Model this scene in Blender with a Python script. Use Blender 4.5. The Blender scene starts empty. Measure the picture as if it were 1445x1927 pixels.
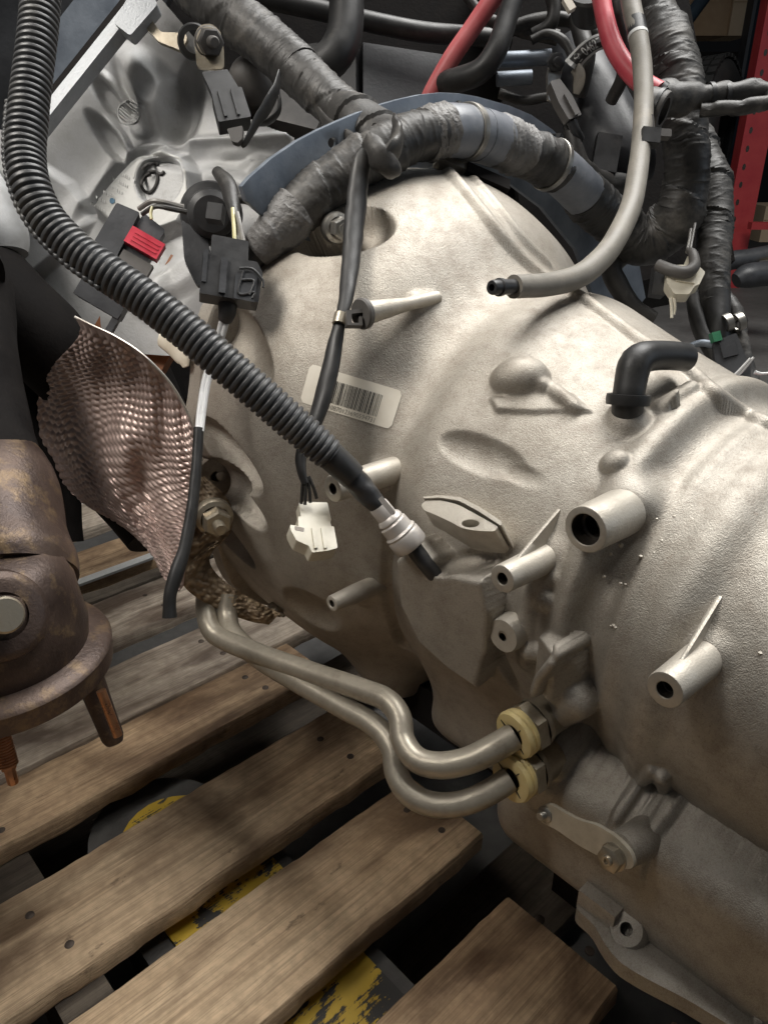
import bpy, bmesh, math, random
import numpy as np
from mathutils import Vector, Matrix
random.seed(7)
rng = np.random.default_rng(7)
scene = bpy.context.scene
COL = scene.collection

# ------------------------------------------------------------------ camera, world, lamps
FPX, CX, CY = 1445.0, 722.5, 963.5          # photograph 1445 x 1927, lens as long as the picture is wide
PITCH = math.radians(26)
CAMZ = 0.745                                # lens height above the floor; pallet boards lie 0.6 m below the lens
cam_d = bpy.data.cameras.new('camera')
cam_d.sensor_fit = 'HORIZONTAL'; cam_d.sensor_width = 36; cam_d.lens = 36
cam_d.clip_start = 0.02; cam_d.clip_end = 200
cam = bpy.data.objects.new('camera', cam_d); COL.objects.link(cam)
cam.location = (0, 0, CAMZ); cam.rotation_euler = (math.pi/2 - PITCH, 0, 0)
scene.camera = cam

world = bpy.data.worlds.new('World'); scene.world = world; world.use_nodes = True
wb = world.node_tree.nodes['Background']
wb.inputs['Color'].default_value = (0.92, 0.94, 1.0, 1); wb.inputs['Strength'].default_value = 0.045

def lamp(name, loc, aim, size, power, color, size_y=None):
    l = bpy.data.lights.new(name, 'AREA'); l.energy = power; l.color = color
    l.shape = 'RECTANGLE'; l.size = size; l.size_y = size_y or size
    o = bpy.data.objects.new(name, l); COL.objects.link(o); o.location = loc
    d = Vector(aim) - Vector(loc); o.rotation_euler = d.to_track_quat('-Z', 'Y').to_euler()
    return o
lamp('ceiling_skylight', (0.82, 1.42, 3.0), (0.2, 0.7, 0.35), 1.8, 128, (1.0, 0.985, 0.955))
lamp('bay_door_daylight', (3.4, 0.0, 1.7), (0.2, 0.7, 0.3), 1.8, 10, (0.72, 0.85, 1.0), 1.8)
wl = lamp('engine_fill_lamp', (-0.72, 0.36, 1.55), (-0.16, 0.76, 0.72), 0.5, 1.5, (1.0, 0.95, 0.88)); wl.data.spread = math.radians(47)  # added fill lamp, narrow beam brightens the engine and bell
scene.view_settings.view_transform = 'Standard'; scene.view_settings.look = 'None'
scene.view_settings.exposure = 0.0; scene.view_settings.gamma = 1.0

# ------------------------------------------------------------------ frames of reference
CAM = np.array([0, 0, CAMZ])
RT = np.array([1.0, 0, 0]); FW = np.array([0, math.cos(PITCH), -math.sin(PITCH)]); UP = np.array([0, math.sin(PITCH), math.cos(PITCH)])
AZ = math.radians(47)
AX = np.array([math.cos(AZ), -math.sin(AZ), 0]); SX = -np.array([math.sin(AZ), math.cos(AZ), 0]); ZX = np.array([0, 0, 1.0])
def ray(u, v): return FW + RT*((u-CX)/FPX) - UP*((v-CY)/FPX)
def P(u, v, d): return CAM + ray(u, v)*d
def W(a, s, z): return CAM + AX*a + SX*s + ZX*z           # gearbox axes: a along it to the tail, s to the near side, z up
def toasz(p):
    q = np.asarray(p) - CAM; return np.array([q@AX, q@SX, q@ZX])
def on_z(u, v, z):
    r = ray(u, v); return CAM + r*((z-CAMZ)/r[2])
def unit(v): v = np.asarray(v, float); return v/np.linalg.norm(v)
def depth(p): return float((np.asarray(p)-CAM)@FW)

# ------------------------------------------------------------------ materials
MATS = {}
class NT:
    def __init__(s, name):
        m = bpy.data.materials.new(name); m.use_nodes = True; s.m = m; s.t = m.node_tree; s.n = s.t.nodes; s.l = s.t.links
        s.b = s.n['Principled BSDF']; s.co = s.n.new('ShaderNodeTexCoord').outputs['Object']
    def lk(s, a, b): s.l.new(a, b)
    def mapped(s, scale=(1,1,1), rot=(0,0,0), loc=(0,0,0)):
        k = s.n.new('ShaderNodeMapping'); k.inputs['Scale'].default_value = scale; k.inputs['Rotation'].default_value = rot
        k.inputs['Location'].default_value = loc; s.lk(s.co, k.inputs['Vector']); return k.outputs[0]
    def noise(s, scale, detail=4, rough=.55, vec=None, dist=0):
        k = s.n.new('ShaderNodeTexNoise'); k.inputs['Scale'].default_value = scale; k.inputs['Detail'].default_value = detail
        k.inputs['Roughness'].default_value = rough; k.inputs['Distortion'].default_value = dist
        s.lk(vec or s.co, k.inputs['Vector']); return k.outputs['Fac']
    def voro(s, scale, vec=None, feature='F1', rnd=1):
        k = s.n.new('ShaderNodeTexVoronoi'); k.feature = feature; k.inputs['Scale'].default_value = scale; k.inputs['Randomness'].default_value = rnd
        s.lk(vec or s.co, k.inputs['Vector']); return k.outputs['Distance']
    def wave(s, scale, vec=None, dist=0, detail=2, dscale=1, direction='X'):
        k = s.n.new('ShaderNodeTexWave'); k.inputs['Scale'].default_value = scale; k.inputs['Distortion'].default_value = dist
        k.inputs['Detail'].default_value = detail; k.inputs['Detail Scale'].default_value = dscale; k.bands_direction = direction
        s.lk(vec or s.co, k.inputs['Vector']); return k.outputs['Fac']
    def ramp(s, fac, stops):
        k = s.n.new('ShaderNodeValToRGB'); e = k.color_ramp.elements
        while len(e) < len(stops): e.new(0.5)
        for el, (p, c) in zip(e, stops): el.position = p; el.color = (c, c, c, 1) if isinstance(c, (int, float)) else (*c, 1)
        s.lk(fac, k.inputs[0]); return k.outputs[0]
    def mix(s, fac, a, b, mode='MIX'):
        k = s.n.new('ShaderNodeMix'); k.data_type = 'RGBA'; k.blend_type = mode
        for val, sock in ((fac, k.inputs[0]), (a, k.inputs[6]), (b, k.inputs[7])):
            if isinstance(val, (int, float)): sock.default_value = val if sock.type == 'VALUE' else (val, val, val, 1)
            elif isinstance(val, tuple): sock.default_value = (*val, 1)
            else: s.lk(val, sock)
        return k.outputs[2]
    def math(s, op, a, b=0.0):
        k = s.n.new('ShaderNodeMath'); k.operation = op
        for val, sock in ((a, k.inputs[0]), (b, k.inputs[1])):
            if isinstance(val, (int, float)): sock.default_value = val
            else: s.lk(val, sock)
        return k.outputs[0]
    def bump(s, h, strength=.5, dist=.001, prev=None):
        k = s.n.new('ShaderNodeBump'); k.inputs['Strength'].default_value = strength; k.inputs['Distance'].default_value = dist
        s.lk(h, k.inputs['Height'])
        if prev: s.lk(prev, k.inputs['Normal'])
        return k.outputs[0]
    def set(s, color=None, rough=None, metal=None, normal=None, spec=None, **kw):
        def put(nm, v):
            if v is None: return
            i = s.b.inputs[nm]
            if isinstance(v, tuple): i.default_value = (*v, 1)
            elif isinstance(v, (int, float)): i.default_value = v
            else: s.lk(v, i)
        put('Base Color', color); put('Roughness', rough); put('Metallic', metal); put('Normal', normal); put('Specular IOR Level', spec)
        for k, v in kw.items(): put(k, v)
        return s.m

def worn(name, c1, c2, scale=40, rough=(.4,.6), metal=0, bump=.25, bscale=500, bdist=.0006, dust=None, dustamt=(.55,.75), spec=.5):
    """base colour mottled between c1 and c2, fine relief, optional dust patches"""
    t = NT(name); n = t.noise(scale, 6, .62); c = t.mix(t.ramp(n, [(.3, 0.0), (.7, 1.0)]), c1, c2)
    if dust:
        d = t.ramp(t.noise(scale*.55, 7, .7, t.mapped((1,1,1), (0,0,0), (3,1,7))), [(dustamt[0], 0.0), (dustamt[1], 1.0)]); c = t.mix(d, c, dust)
    r = t.ramp(n, [(.3, rough[0]), (.7, rough[1])])
    nb = t.bump(t.noise(bscale, 3, .6), bump, bdist)
    return t.set(c, r, metal, nb, spec)

M = {}
# cast aluminium of the gearbox: sandy grain, oily brown film in patches
t = NT('cast_aluminium')
n1 = t.noise(14, 6, .6); n2 = t.noise(60, 5, .65); g = t.noise(520, 3, .7); g2 = t.noise(1150, 2, .6)
c = t.mix(t.ramp(n1, [(.32, 0.0), (.68, 1.0)]), (.36, .325, .275), (.455, .42, .37))
c = t.mix(t.ramp(n2, [(.44, 0.0), (.76, .7)]), c, (.24, .20, .16))
c = t.mix(t.ramp(g2, [(.40, 0.0), (.70, .45)]), c, (.56, .52, .45))
c = t.mix(t.ramp(g, [(.30, .45), (.46, 0.0)]), c, (.20, .17, .14))
sp = t.ramp(t.noise(46, 8, .75, t.mapped((1,1,1),(0,0,0),(5,2,1))), [(.66, 0.0), (.69, .5)])
c = t.mix(sp, c, (.21, .16, .12))
nb = t.bump(t.math('ADD', t.math('MULTIPLY', g, .8), g2),   .42, .0012)
nb = t.bump(n2, .12, .004, nb)
M['cast'] = t.set(c, t.ramp(n2, [(.3, .44), (.75, .60)]), .5, nb, .5)
# machined / cleaner cast faces
t = NT('machined_aluminium'); w = t.noise(300, 4, .6); c = t.mix(t.ramp(t.noise(50, 5), [(.35, 0.0), (.7, 1.0)]), (.50, .45, .38), (.36, .32, .27))
M['machined'] = t.set(c, .42, .7, t.bump(w, .15, .0006))
M['boss'] = worn('boss_cast_metal', (.56, .52, .45), (.44, .40, .34), 70, (.42, .58), .4, .4, 700, .0008)
M['block'] = None
t = NT('engine_aluminium'); n1 = t.noise(22, 7, .65); n2 = t.noise(420, 3, .6); c = t.mix(t.ramp(n1, [(.32, 0.0), (.66, 1.0)]), (.38, .38, .37), (.52, .525, .53))
c = t.mix(t.ramp(t.noise(16, 8, .72, t.mapped((1,1,1),(0,0,0),(2,7,1))), [(.60, 0.0), (.74, .6)]), c, (.12, .10, .075))
M['block'] = t.set(c, t.ramp(n1, [(.3, .46), (.7, .62)]), .12, t.bump(n2, .35, .0009))
M['steel'] = worn('zinc_steel', (.46, .45, .42), (.30, .28, .25), 120, (.28, .45), .85, .2, 600, .0004)
M['tan_steel'] = worn('zinc_yellow_steel', (.50, .45, .36), (.33, .28, .21), 90, (.30, .46), .8, .2, 500, .0004)
M['plate'] = worn('blue_grey_plate_steel', (.15, .175, .21), (.25, .28, .32), 30, (.38, .55), .45, .25, 380, .0006, (.30, .33, .37), (.58, .8))
M['black'] = worn('black_plastic', (.022, .022, .023), (.042, .042, .043), 60, (.34, .5), 0, .2, 900, .0003, (.07, .066, .06), (.60, .9))
M['black_matt'] = worn('black_matt_metal', (.007, .006, .006), (.017, .015, .014), 30, (.75, .9), 0, .4, 200, .0012, spec=.12)  # matt black metal, also used as painted shade on some parts
M['rubber'] = worn('black_rubber', (.018, .018, .018), (.035, .034, .033), 40, (.38, .55), 0, .2, 500, .0004, (.10, .095, .085), (.58, .85))
M['conduit'] = worn('corrugated_black_plastic', (.045, .046, .048), (.075, .076, .078), 50, (.34, .48), 0, .2, 900, .0003, (.16, .155, .14), (.52, .82))
M['tape'] = worn('black_cloth_tape', (.024, .023, .022), (.056, .053, .049), 40, (.42, .58), 0, .28, 420, .0009, (.19, .175, .155), (.52, .85))
M['grey_tape'] = worn('dusty_grey_tape', (.115, .11, .105), (.21, .205, .20), 70, (.40, .55), 0, .7, 230, .0022, (.30, .28, .25), (.56, .8))
M['grey_sleeve'] = worn('shiny_grey_sleeve', (.17, .185, .21), (.24, .25, .275), 60, (.28, .40), 0, .2, 300, .0006, (.34, .33, .31), (.6, .85))
M['tan_hose'] = worn('dirty_grey_hose', (.19, .175, .15), (.27, .25, .215), 45, (.45, .6), 0, .3, 500, .0006, (.33, .29, .23), (.55, .8))
M['red'] = worn('red_cable', (.52, .06, .085), (.62, .10, .12), 40, (.35, .48), 0, .15, 500, .0004, (.45, .16, .15), (.6, .85))
M['pinkred'] = worn('faded_red_cable', (.62, .12, .13), (.68, .20, .20), 40, (.38, .5), 0, .15, 500, .0004)
M['redclip'] = worn('red_plastic_clip', (.50, .03, .055), (.60, .05, .08), 90, (.35, .48), 0, .2, 600, .0004)
M['pink'] = worn('pink_plastic', (.68, .22, .26), (.74, .30, .33), 90, (.35, .48), 0, .2, 600, .0004)
M['ivory'] = worn('ivory_plastic', (.62, .57, .45), (.74, .70, .59), 80, (.34, .46), 0, .1, 600, .0003, (.50, .43, .32), (.62, .9))
M['yellow_plastic'] = worn('amber_plastic_ring', (.68, .53, .22), (.74, .61, .32), 90, (.34, .46), 0, .15, 600, .0003, (.34, .24, .10), (.60, .85))
M['tube'] = worn('bronze_grey_tube', (.46, .415, .335), (.34, .30, .24), 75, (.34, .48), .45, .25, 420, .0005, (.20, .165, .12), (.56, .8))
M['brown_cast'] = None
t = NT('burnt_brown_casting'); n1 = t.noise(18, 7, .65); n2 = t.noise(330, 4, .62)
c = t.mix(t.ramp(n1, [(.30, 0.0), (.66, 1.0)]), (.04, .027, .025), (.125, .085, .065)); c = t.mix(t.ramp(t.noise(40, 6, .7), [(.52, 0.0), (.68, .7)]), c, (.26, .175, .09))
M['brown_cast'] = t.set(c, t.ramp(n1, [(.3, .34), (.7, .55)]), .45, t.bump(n2, .35, .0012))
M['copper'] = worn('copper_plated_steel', (.46, .22, .12), (.62, .33, .18), 120, (.24, .38), .9, .2, 500, .0004)
M['white_wire'] = worn('white_wire', (.66, .66, .66), (.76, .76, .75), 80, (.25, .38), 0, .1, 500, .0003)
M['grey_wire'] = worn('grey_wire', (.18, .17, .16), (.26, .25, .23), 80, (.3, .42), 0, .1, 500, .0003)
M['yellow_wire'] = worn('yellow_wire', (.55, .50, .24), (.62, .57, .34), 80, (.3, .42), 0, .1, 500, .0003)
M['bore'] = worn('dark_oily_bore', (.05, .042, .036), (.11, .095, .08), 160, (.28, .42), .6, .3, 700, .0006)
M['sensor'] = worn('satin_alloy_sensor', (.50, .465, .43), (.60, .56, .52), 90, (.36, .48), .3, .15, 600, .0003)
M['orange'] = worn('orange_primer_paint', (.22, .075, .022), (.33, .12, .04), 40, (.45, .6), 0, .2, 400, .0005)
M['dark_panel'] = worn('dark_grey_panel', (.028, .029, .032), (.055, .057, .062), 22, (.36, .55), 0, .25, 240, .0008)
M['cover'] = worn('dull_grey_plastic_cap', (.075, .070, .066), (.12, .112, .104), 40, (.48, .6), 0, .2, 400, .0006)
M['card'] = worn('cardboard', (.40, .27, .16), (.48, .34, .21), 14, (.75, .85), 0, .2, 120, .0015)
M['card_pale'] = worn('pale_cardboard', (.55, .42, .28), (.62, .50, .35), 14, (.75, .85), 0, .2, 120, .0015)
M['red_paint'] = worn('red_rack_paint', (.40, .032, .04), (.50, .06, .06), 9, (.38, .52), 0, .2, 60, .002, (.25, .04, .04), (.6, .8))
M['blue_paint'] = worn('dark_blue_rack_paint', (.012, .022, .035), (.025, .045, .065), 9, (.4, .55), 0, .2, 60, .002)
M['tyre'] = worn('tyre_rubber', (.018, .018, .018), (.035, .034, .032), 9, (.6, .75), 0, .3, 60, .003)
M['label'] = worn('label_paper', (.74, .68, .57), (.80, .75, .65), 60, (.45, .55), 0, .1, 400, .0002, (.52, .45, .36), (.62, .9))
M['ink'] = worn('black_ink', (.03, .028, .026), (.06, .056, .052), 200, (.5, .6), 0, .05, 400, .0001)
M['faint_ink'] = worn('grey_ink', (.22, .20, .17), (.30, .27, .23), 200, (.5, .6), 0, .05, 400, .0001)
M['white_ink'] = worn('white_ink', (.62, .62, .60), (.72, .72, .70), 200, (.5, .6), 0, .05, 400, .0001)
M['blue_ink'] = worn('blue_paint_dot', (.06, .16, .25), (.08, .20, .30), 200, (.5, .6), 0, .05, 400, .0001)
M['pale_card_floor'] = worn('pale_sheet', (.62, .56, .50), (.70, .65, .60), 5, (.7, .85), 0, .2, 40, .002)
# concrete floor
t = NT('concrete_floor'); n1 = t.noise(2.2, 8, .65); n2 = t.noise(45, 5, .6)
c = t.mix(t.ramp(n1, [(.3, 0.0), (.7, 1.0)]), (.085, .082, .078), (.15, .145, .138)); c = t.mix(t.ramp(n2, [(.4, .35), (.6, 0.0)]), c, (.06, .058, .055))
M['floor'] = t.set(c, t.ramp(n1, [(.3, .45), (.7, .7)]), 0, t.bump(n2, .3, .003))

def wood_mat(name, c1, c2, dark, rx):
    """weathered board: grain along the board, dark oil stains, fine cracks"""
    t = NT(name); t.co = t.mapped((1,1,1), (0,0,-(math.pi/2 - AZ)))
    long1 = t.mapped((1.1, 15, 15), (0,0,0), rx); long2 = t.mapped((6, 190, 190), (0,0,0), rx); blot = t.mapped((3.2, 9, 9), (0,0,0), (rx[1], rx[0], 3))
    g1 = t.noise(2.1, 7, .6, long1, .5); g2 = t.noise(1.0, 5, .65, long2); g3 = t.noise(1.0, 4, .7, t.mapped((9, 620, 620), (0,0,0), (rx[1], 2, rx[0]))); st = t.noise(1.9, 5, .55, blot, .6); fz = t.noise(75, 5, .6)
    c = t.mix(t.ramp(g1, [(.30, 0.0), (.66, 1.0)]), c1, c2)
    c = t.mix(t.ramp(g2, [(.34, .5), (.50, 0.0)]), c, tuple(x*.45 for x in c1))
    c = t.mix(t.ramp(g3, [(.36, .55), (.50, 0.0)]), c, tuple(x*.5 for x in c1))
    c = t.mix(t.ramp(g3, [(.55, 0.0), (.70, .35)]), c, tuple(min(1, x*1.25) for x in c2))
    c = t.mix(t.ramp(fz, [(.35, .4), (.60, 0.0)]), c, tuple(x*.5 for x in c1))
    c = t.mix(t.ramp(st, [(.45, 0.0), (.63, .85)]), c, dark)
    sp = t.ramp(t.noise(26, 6, .7, t.mapped((1, 2.2, 1), (0,0,0), (rx[0]*2, 4, 1))), [(.64, 0.0), (.70, .7)])
    c = t.mix(sp, c, tuple(x*.3 for x in c1))
    nb = t.bump(t.math('ADD', t.math('ADD', g2, t.math('MULTIPLY', g3, .5)), t.math('MULTIPLY', fz, .6)), .6, .0024)
    return t.set(c, t.ramp(st, [(.45, .72), (.65, .55)]), 0, nb, .3)
WOODS = [wood_mat('pallet_wood', (.46, .30, .175), (.66, .47, .29), (.11, .06, .033), (0.0, 0.0, 0)),
         wood_mat('pallet_wood_pale', (.56, .39, .24), (.76, .57, .37), (.17, .105, .06), (3.1, 1.7, 0)),
         wood_mat('pallet_wood_grey', (.44, .36, .28), (.62, .53, .43), (.10, .066, .046), (7.7, 5.2, 0)),
         wood_mat('pallet_wood_dark', (.085, .068, .05), (.14, .115, .088), (.03, .02, .014), (4.4, 2.2, 0))]  # last one: darker wood tone for stringers and bottom boards
# yellow paint worn down to dark steel
t = NT('worn_yellow_paint'); t.co = t.mapped((1,1,1), (0,0,-(math.pi/2 - AZ))); n1 = t.noise(13, 7, .68, t.mapped((1,1,1),(0,0,0),(1.4,.2,0)), .4); sc = t.noise(1.0, 5, .7, t.mapped((16, 260, 40), (0,0,0)))
msk = t.ramp(t.math('ADD', n1, t.math('MULTIPLY', sc, .36)), [(.675, 0.0), (.70, 1.0)])
c = t.mix(msk, t.mix(t.noise(60, 5), (.52, .33, .025), (.70, .47, .05)), (.045, .042, .038))
M['fork_yellow'] = t.set(c, t.ramp(msk, [(0.0, .45), (1.0, .6)]), 0, t.bump(msk, .35, .0012))
M['fork_grey'] = worn('worn_fork_steel', (.055, .052, .048), (.12, .113, .105), 20, (.45, .6), .3, .4, 160, .0015)
# quilted heat shield: honeycomb dimples
t = NT('dimpled_heat_shield'); n1 = t.noise(24, 6, .65)
c = t.mix(t.ramp(n1, [(.3, 0.0), (.7, 1.0)]), (.44, .32, .285), (.60, .47, .42)); c = t.mix(t.ramp(t.noise(70, 6, .7), [(.55, 0.0), (.72, .6)]), c, (.11, .07, .05))
M['shield'] = t.set(c, t.ramp(n1, [(.3, .32), (.7, .48)]), .45, t.bump(t.noise(500, 3), .2, .0006))
M['tan_shield'] = worn('tan_heat_wrap', (.26, .185, .115), (.36, .27, .175), 50, (.35, .5), .5, .3, 300, .001)
M['zinc_plate'] = worn('pale_zinc_plate', (.60, .55, .45), (.46, .41, .32), 60, (.34, .48), .3, .15, 500, .0004)
M['pad_face'] = worn('pale_machined_face', (.42, .42, .40), (.54, .54, .52), 40, (.42, .56), .2, .2, 500, .0004)
M['alloy'] = worn('bright_cast_alloy', (.30, .315, .33), (.42, .435, .45), 60, (.40, .55), .25, .4, 420, .001, (.34, .32, .28), (.60, .8))
M['nail'] = worn('rusty_nail_head', (.06, .045, .035), (.13, .10, .08), 200, (.5, .7), .5)
M['edge'] = worn('bright_cut_edge', (.66, .62, .55), (.74, .70, .63), 90, (.3, .42), .5, .1, 500, .0003)

# ------------------------------------------------------------------ mesh helpers
class MB:
    """collects shapes in world coordinates; build() links them as ONE mesh object"""
    def __init__(s): s.v = []; s.f = []; s.sm = []; s.n = 0
    def add(s, v, f, smooth=True):
        v = np.asarray(v, float); s.v.append(v); o = s.n
        for q in f: s.f.append(tuple(int(i)+o for i in q)); s.sm.append(smooth)
        s.n += len(v); return s
    def from_bm(s, bm, smooth=False):
        bm.verts.index_update()
        s.add([v.co[:] for v in bm.verts], [[v.index for v in f.verts] for f in bm.faces], smooth); bm.free(); return s
    def build(s, name, mat, parent=None, root=None, angle=38):
        v = np.concatenate(s.v) if s.v else np.zeros((0, 3))
        base = ROOTLOC.get((root or parent).name) if (root or parent) else None
        me = bpy.data.meshes.new(name); o = bpy.data.objects.new(name, me); COL.objects.link(o)
        if base is None:
            base = np.array([v[:,0].mean(), v[:,1].mean(), v[:,2].min()]); o.location = base
        me.from_pydata((v-base).tolist(), [], s.f); me.update()
        me.polygons.foreach_set('use_smooth', s.sm)
        me.materials.append(mat)
        try: me.set_sharp_from_angle(angle=math.radians(angle))
        except Exception: pass
        if parent is not None: o.parent = parent; ROOTLOC[o.name] = base
        else: ROOTLOC[o.name] = base
        return o
ROOTLOC = {}
def tag(o, label, cat, group=None, kind=None):
    if label: o['label'] = label
    if cat: o['category'] = cat
    if group: o['group'] = group
    if kind: o['kind'] = kind
    return o
def thing(name, label, cat, loc, group=None):
    o = bpy.data.objects.new(name, None); COL.objects.link(o); o.location = loc; o.empty_display_size = .02
    ROOTLOC[o.name] = np.asarray(loc, float); return tag(o, label, cat, group)

def catmull(pts, per=10):
    p = np.asarray(pts, float)
    if len(p) == 2: t = np.linspace(0, 1, per*2)[:, None]; return p[0]*(1-t) + p[1]*t
    q = np.vstack([2*p[0]-p[1], p, 2*p[-1]-p[-2]]); out = []
    for i in range(1, len(q)-2):
        t = np.linspace(0, 1, per, endpoint=False)[:, None]; a, b, c, d = q[i-1], q[i], q[i+1], q[i+2]
        out.append(.5*((2*b) + (c-a)*t + (2*a-5*b+4*c-d)*t*t + (3*b-a-3*c+d)*t**3))
    out.append(p[-1:]); return np.vstack(out)
def resample(path, n):
    L = np.r_[0, np.cumsum(np.linalg.norm(np.diff(path[:, :3], axis=0), axis=1))]
    t = np.linspace(0, L[-1], n); return np.stack([np.interp(t, L, path[:, k]) for k in range(path.shape[1])], 1), t
def smooth_noise(u, v, seed, fu=1.0, fv=3):
    """cheap periodic-in-v noise in about -1..1; u = arc length in radii, v = angle"""
    r = np.random.default_rng(seed); s = np.zeros(np.broadcast(u, v).shape)
    for k in range(9):
        s = s + np.sin(u*fu*r.uniform(.5, 2.6) + r.integers(-fv, fv+1)*v + r.uniform(0, 6.28))*r.uniform(.4, 1)
    return s/3.2
def tube(mb, path, n=14, seg=None, rad=None, prof=None, flat=1.0, caps=True, wr=0.0, wf=1.0, seed=1, wrap=None, twist=0, cap_in=0, crease=0):
    """path: (k,4) rows x,y,z,radius (smoothed already). prof(t)->radius factor, t arc length in m. wrap=(pitch,height): spiral tape steps"""
    path = np.asarray(path, float)
    L = np.linalg.norm(np.diff(path[:, :3], axis=0), axis=1).sum()
    if seg is None: seg = max(4, int(L/max(path[:, 3].mean()*.35, .0008)))
    q, t = resample(path, seg); c = q[:, :3]; r = q[:, 3]
    T = np.gradient(c, axis=0); T /= np.linalg.norm(T, axis=1)[:, None]
    N = np.zeros_like(c); ref = np.array([0, 0, 1.0]) if abs(T[0, 2]) < .9 else np.array([1.0, 0, 0])
    N[0] = unit(np.cross(np.cross(T[0], ref), T[0]))
    for i in range(1, seg): N[i] = unit(N[i-1] - T[i]*(N[i-1]@T[i]))
    B = np.cross(T, N); th = np.arange(n)/n*2*math.pi
    R = r[:, None]*np.ones(n)
    if prof is not None: R = R*prof(t)[:, None]
    tt = t[:, None]/max(r.mean(), 1e-6)
    if wr: R = R*(1 + wr*smooth_noise(tt, th[None, :], seed, wf))
    if wrap:
        ph = (t[:, None]/wrap[0] + th[None, :]/(2*math.pi)) % 1.0; R = R + wrap[1]*(ph-.5)
    if crease:
        n1 = smooth_noise(tt*2.2, th[None, :], seed+50, wf*1.2, 5); n2 = smooth_noise(tt*5, th[None, :], seed+90, wf, 9)
        R = R*(1 + crease*(np.clip(1-np.abs(n1)*3.2, 0, 1)**2 - .35) + crease*.55*(np.clip(1-np.abs(n2)*3.0, 0, 1)**2 - .3))
    tw = twist*t[:, None]
    X = np.cos(th[None, :]); Y = np.sin(th[None, :])*flat
    co, si = np.cos(tw), np.sin(tw); X, Y = X*co - Y*si, X*si + Y*co
    V = c[:, None, :] + (R*X)[:, :, None]*N[:, None, :] + (R*Y)[:, :, None]*B[:, None, :]
    f = []
    for i in range(seg-1):
        for j in range(n):
            k = (j+1) % n; f.append((i*n+j, i*n+k, (i+1)*n+k, (i+1)*n+j))
    V = V.reshape(-1, 3)
    mb.add(V, f, True)
    if caps:
        mb.add(V[:n], [tuple(range(n-1, -1, -1))], False); mb.add(V[-n:], [tuple(range(n))], False)
    return mb
def px_path(pts, per=10):
    """rows (u, v, depth, radius in px) -> smoothed rows x,y,z,r in metres"""
    w = np.array([list(P(u, v, d)) + [r*d/FPX] for u, v, d, r in pts]); return catmull(w, per)
def pxtube(mb, pts, **k): return tube(mb, px_path(pts), **k)
def basis(d):
    d = unit(d); ref = np.array([0, 0, 1.0]) if abs(d[2]) < .9 else np.array([1.0, 0, 0])
    x = unit(np.cross(ref, d)); return x, np.cross(d, x), d
def lathe(mb, o, d, prof, n=28, sharp=True, sx=1.0):
    """prof rows (along, radius) from o along d"""
    x, y, d = basis(d); o = np.asarray(o, float); th = np.arange(n)/n*2*math.pi
    V = []; 
    for h, r in prof: V += [o + d*h + (x*math.cos(a)*sx + y*math.sin(a))*max(r, 1e-5) for a in th]
    f = []
    for i in range(len(prof)-1):
        for j in range(n):
            k = (j+1) % n; f.append((i*n+j, i*n+k, (i+1)*n+k, (i+1)*n+j))
    mb.add(V, f, True); return mb
def hexnut(mb, o, d, r, h, hole=0, chamfer=.12, rot=0, n=6):
    x, y, d = basis(d); o = np.asarray(o, float); V = []; rows = [(0, 1), (h*(1-chamfer), 1), (h, .86)]
    for hh, k in rows: V += [o + d*hh + (x*math.cos(a+rot)+y*math.sin(a+rot))*r*k for a in np.arange(n)/n*2*math.pi]
    f = []
    for i in range(2):
        for j in range(n): k = (j+1) % n; f.append((i*n+j, i*n+k, (i+1)*n+k, (i+1)*n+j))
    f.append(tuple(range(2*n, 3*n))); f.append(tuple(range(n-1, -1, -1)))
    mb.add(V, f, False); return mb
def thread(mb, o, d, r, L, pitch, n=14, tip=True):
    k = int(L/pitch); prof = []
    for i in range(k): prof += [(i*pitch, r*.88), (i*pitch+pitch*.3, r), (i*pitch+pitch*.6, r), (i*pitch+pitch*.9, r*.88)]
    prof += [(k*pitch, r*.85), (k*pitch+.0001, 0)]
    return lathe(mb, o, d, prof, n)
class Fr:
    """local frame: origin, x right, y up, z towards the viewer; rot in degrees (in picture, then about x, then about y)"""
    def __init__(s, u, v, d, ang=0, tx=0, ty=0):
        a = math.radians(ang); x = RT*math.cos(a) + UP*math.sin(a); y = -RT*math.sin(a) + UP*math.cos(a); z = -FW
        c, si = math.cos(math.radians(tx)), math.sin(math.radians(tx)); y, z = y*c + z*si, z*c - y*si
        c, si = math.cos(math.radians(ty)), math.sin(math.radians(ty)); x, z = x*c - z*si, z*c + x*si
        s.o, s.x, s.y, s.z = P(u, v, d), x, y, z; s.k = d/FPX
    def p(s, a, b, c=0): return s.o + (s.x*a + s.y*b + s.z*c)*s.k      # a, b, c in picture pixels at that depth
    @staticmethod
    def world(o, x, y, z, k=1.0):
        f = Fr.__new__(Fr); f.o = np.asarray(o, float); f.x, f.y, f.z = unit(x), unit(y), unit(z); f.k = k; return f
def bevel_bm(bm, w, seg=2):
    if w > 0:
        bmesh.ops.bevel(bm, geom=[e for e in bm.edges if len(e.link_faces) == 2 and e.calc_face_angle(0) > .35], offset=w, segments=seg, affect='EDGES', profile=.6, clamp_overlap=True)
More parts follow.
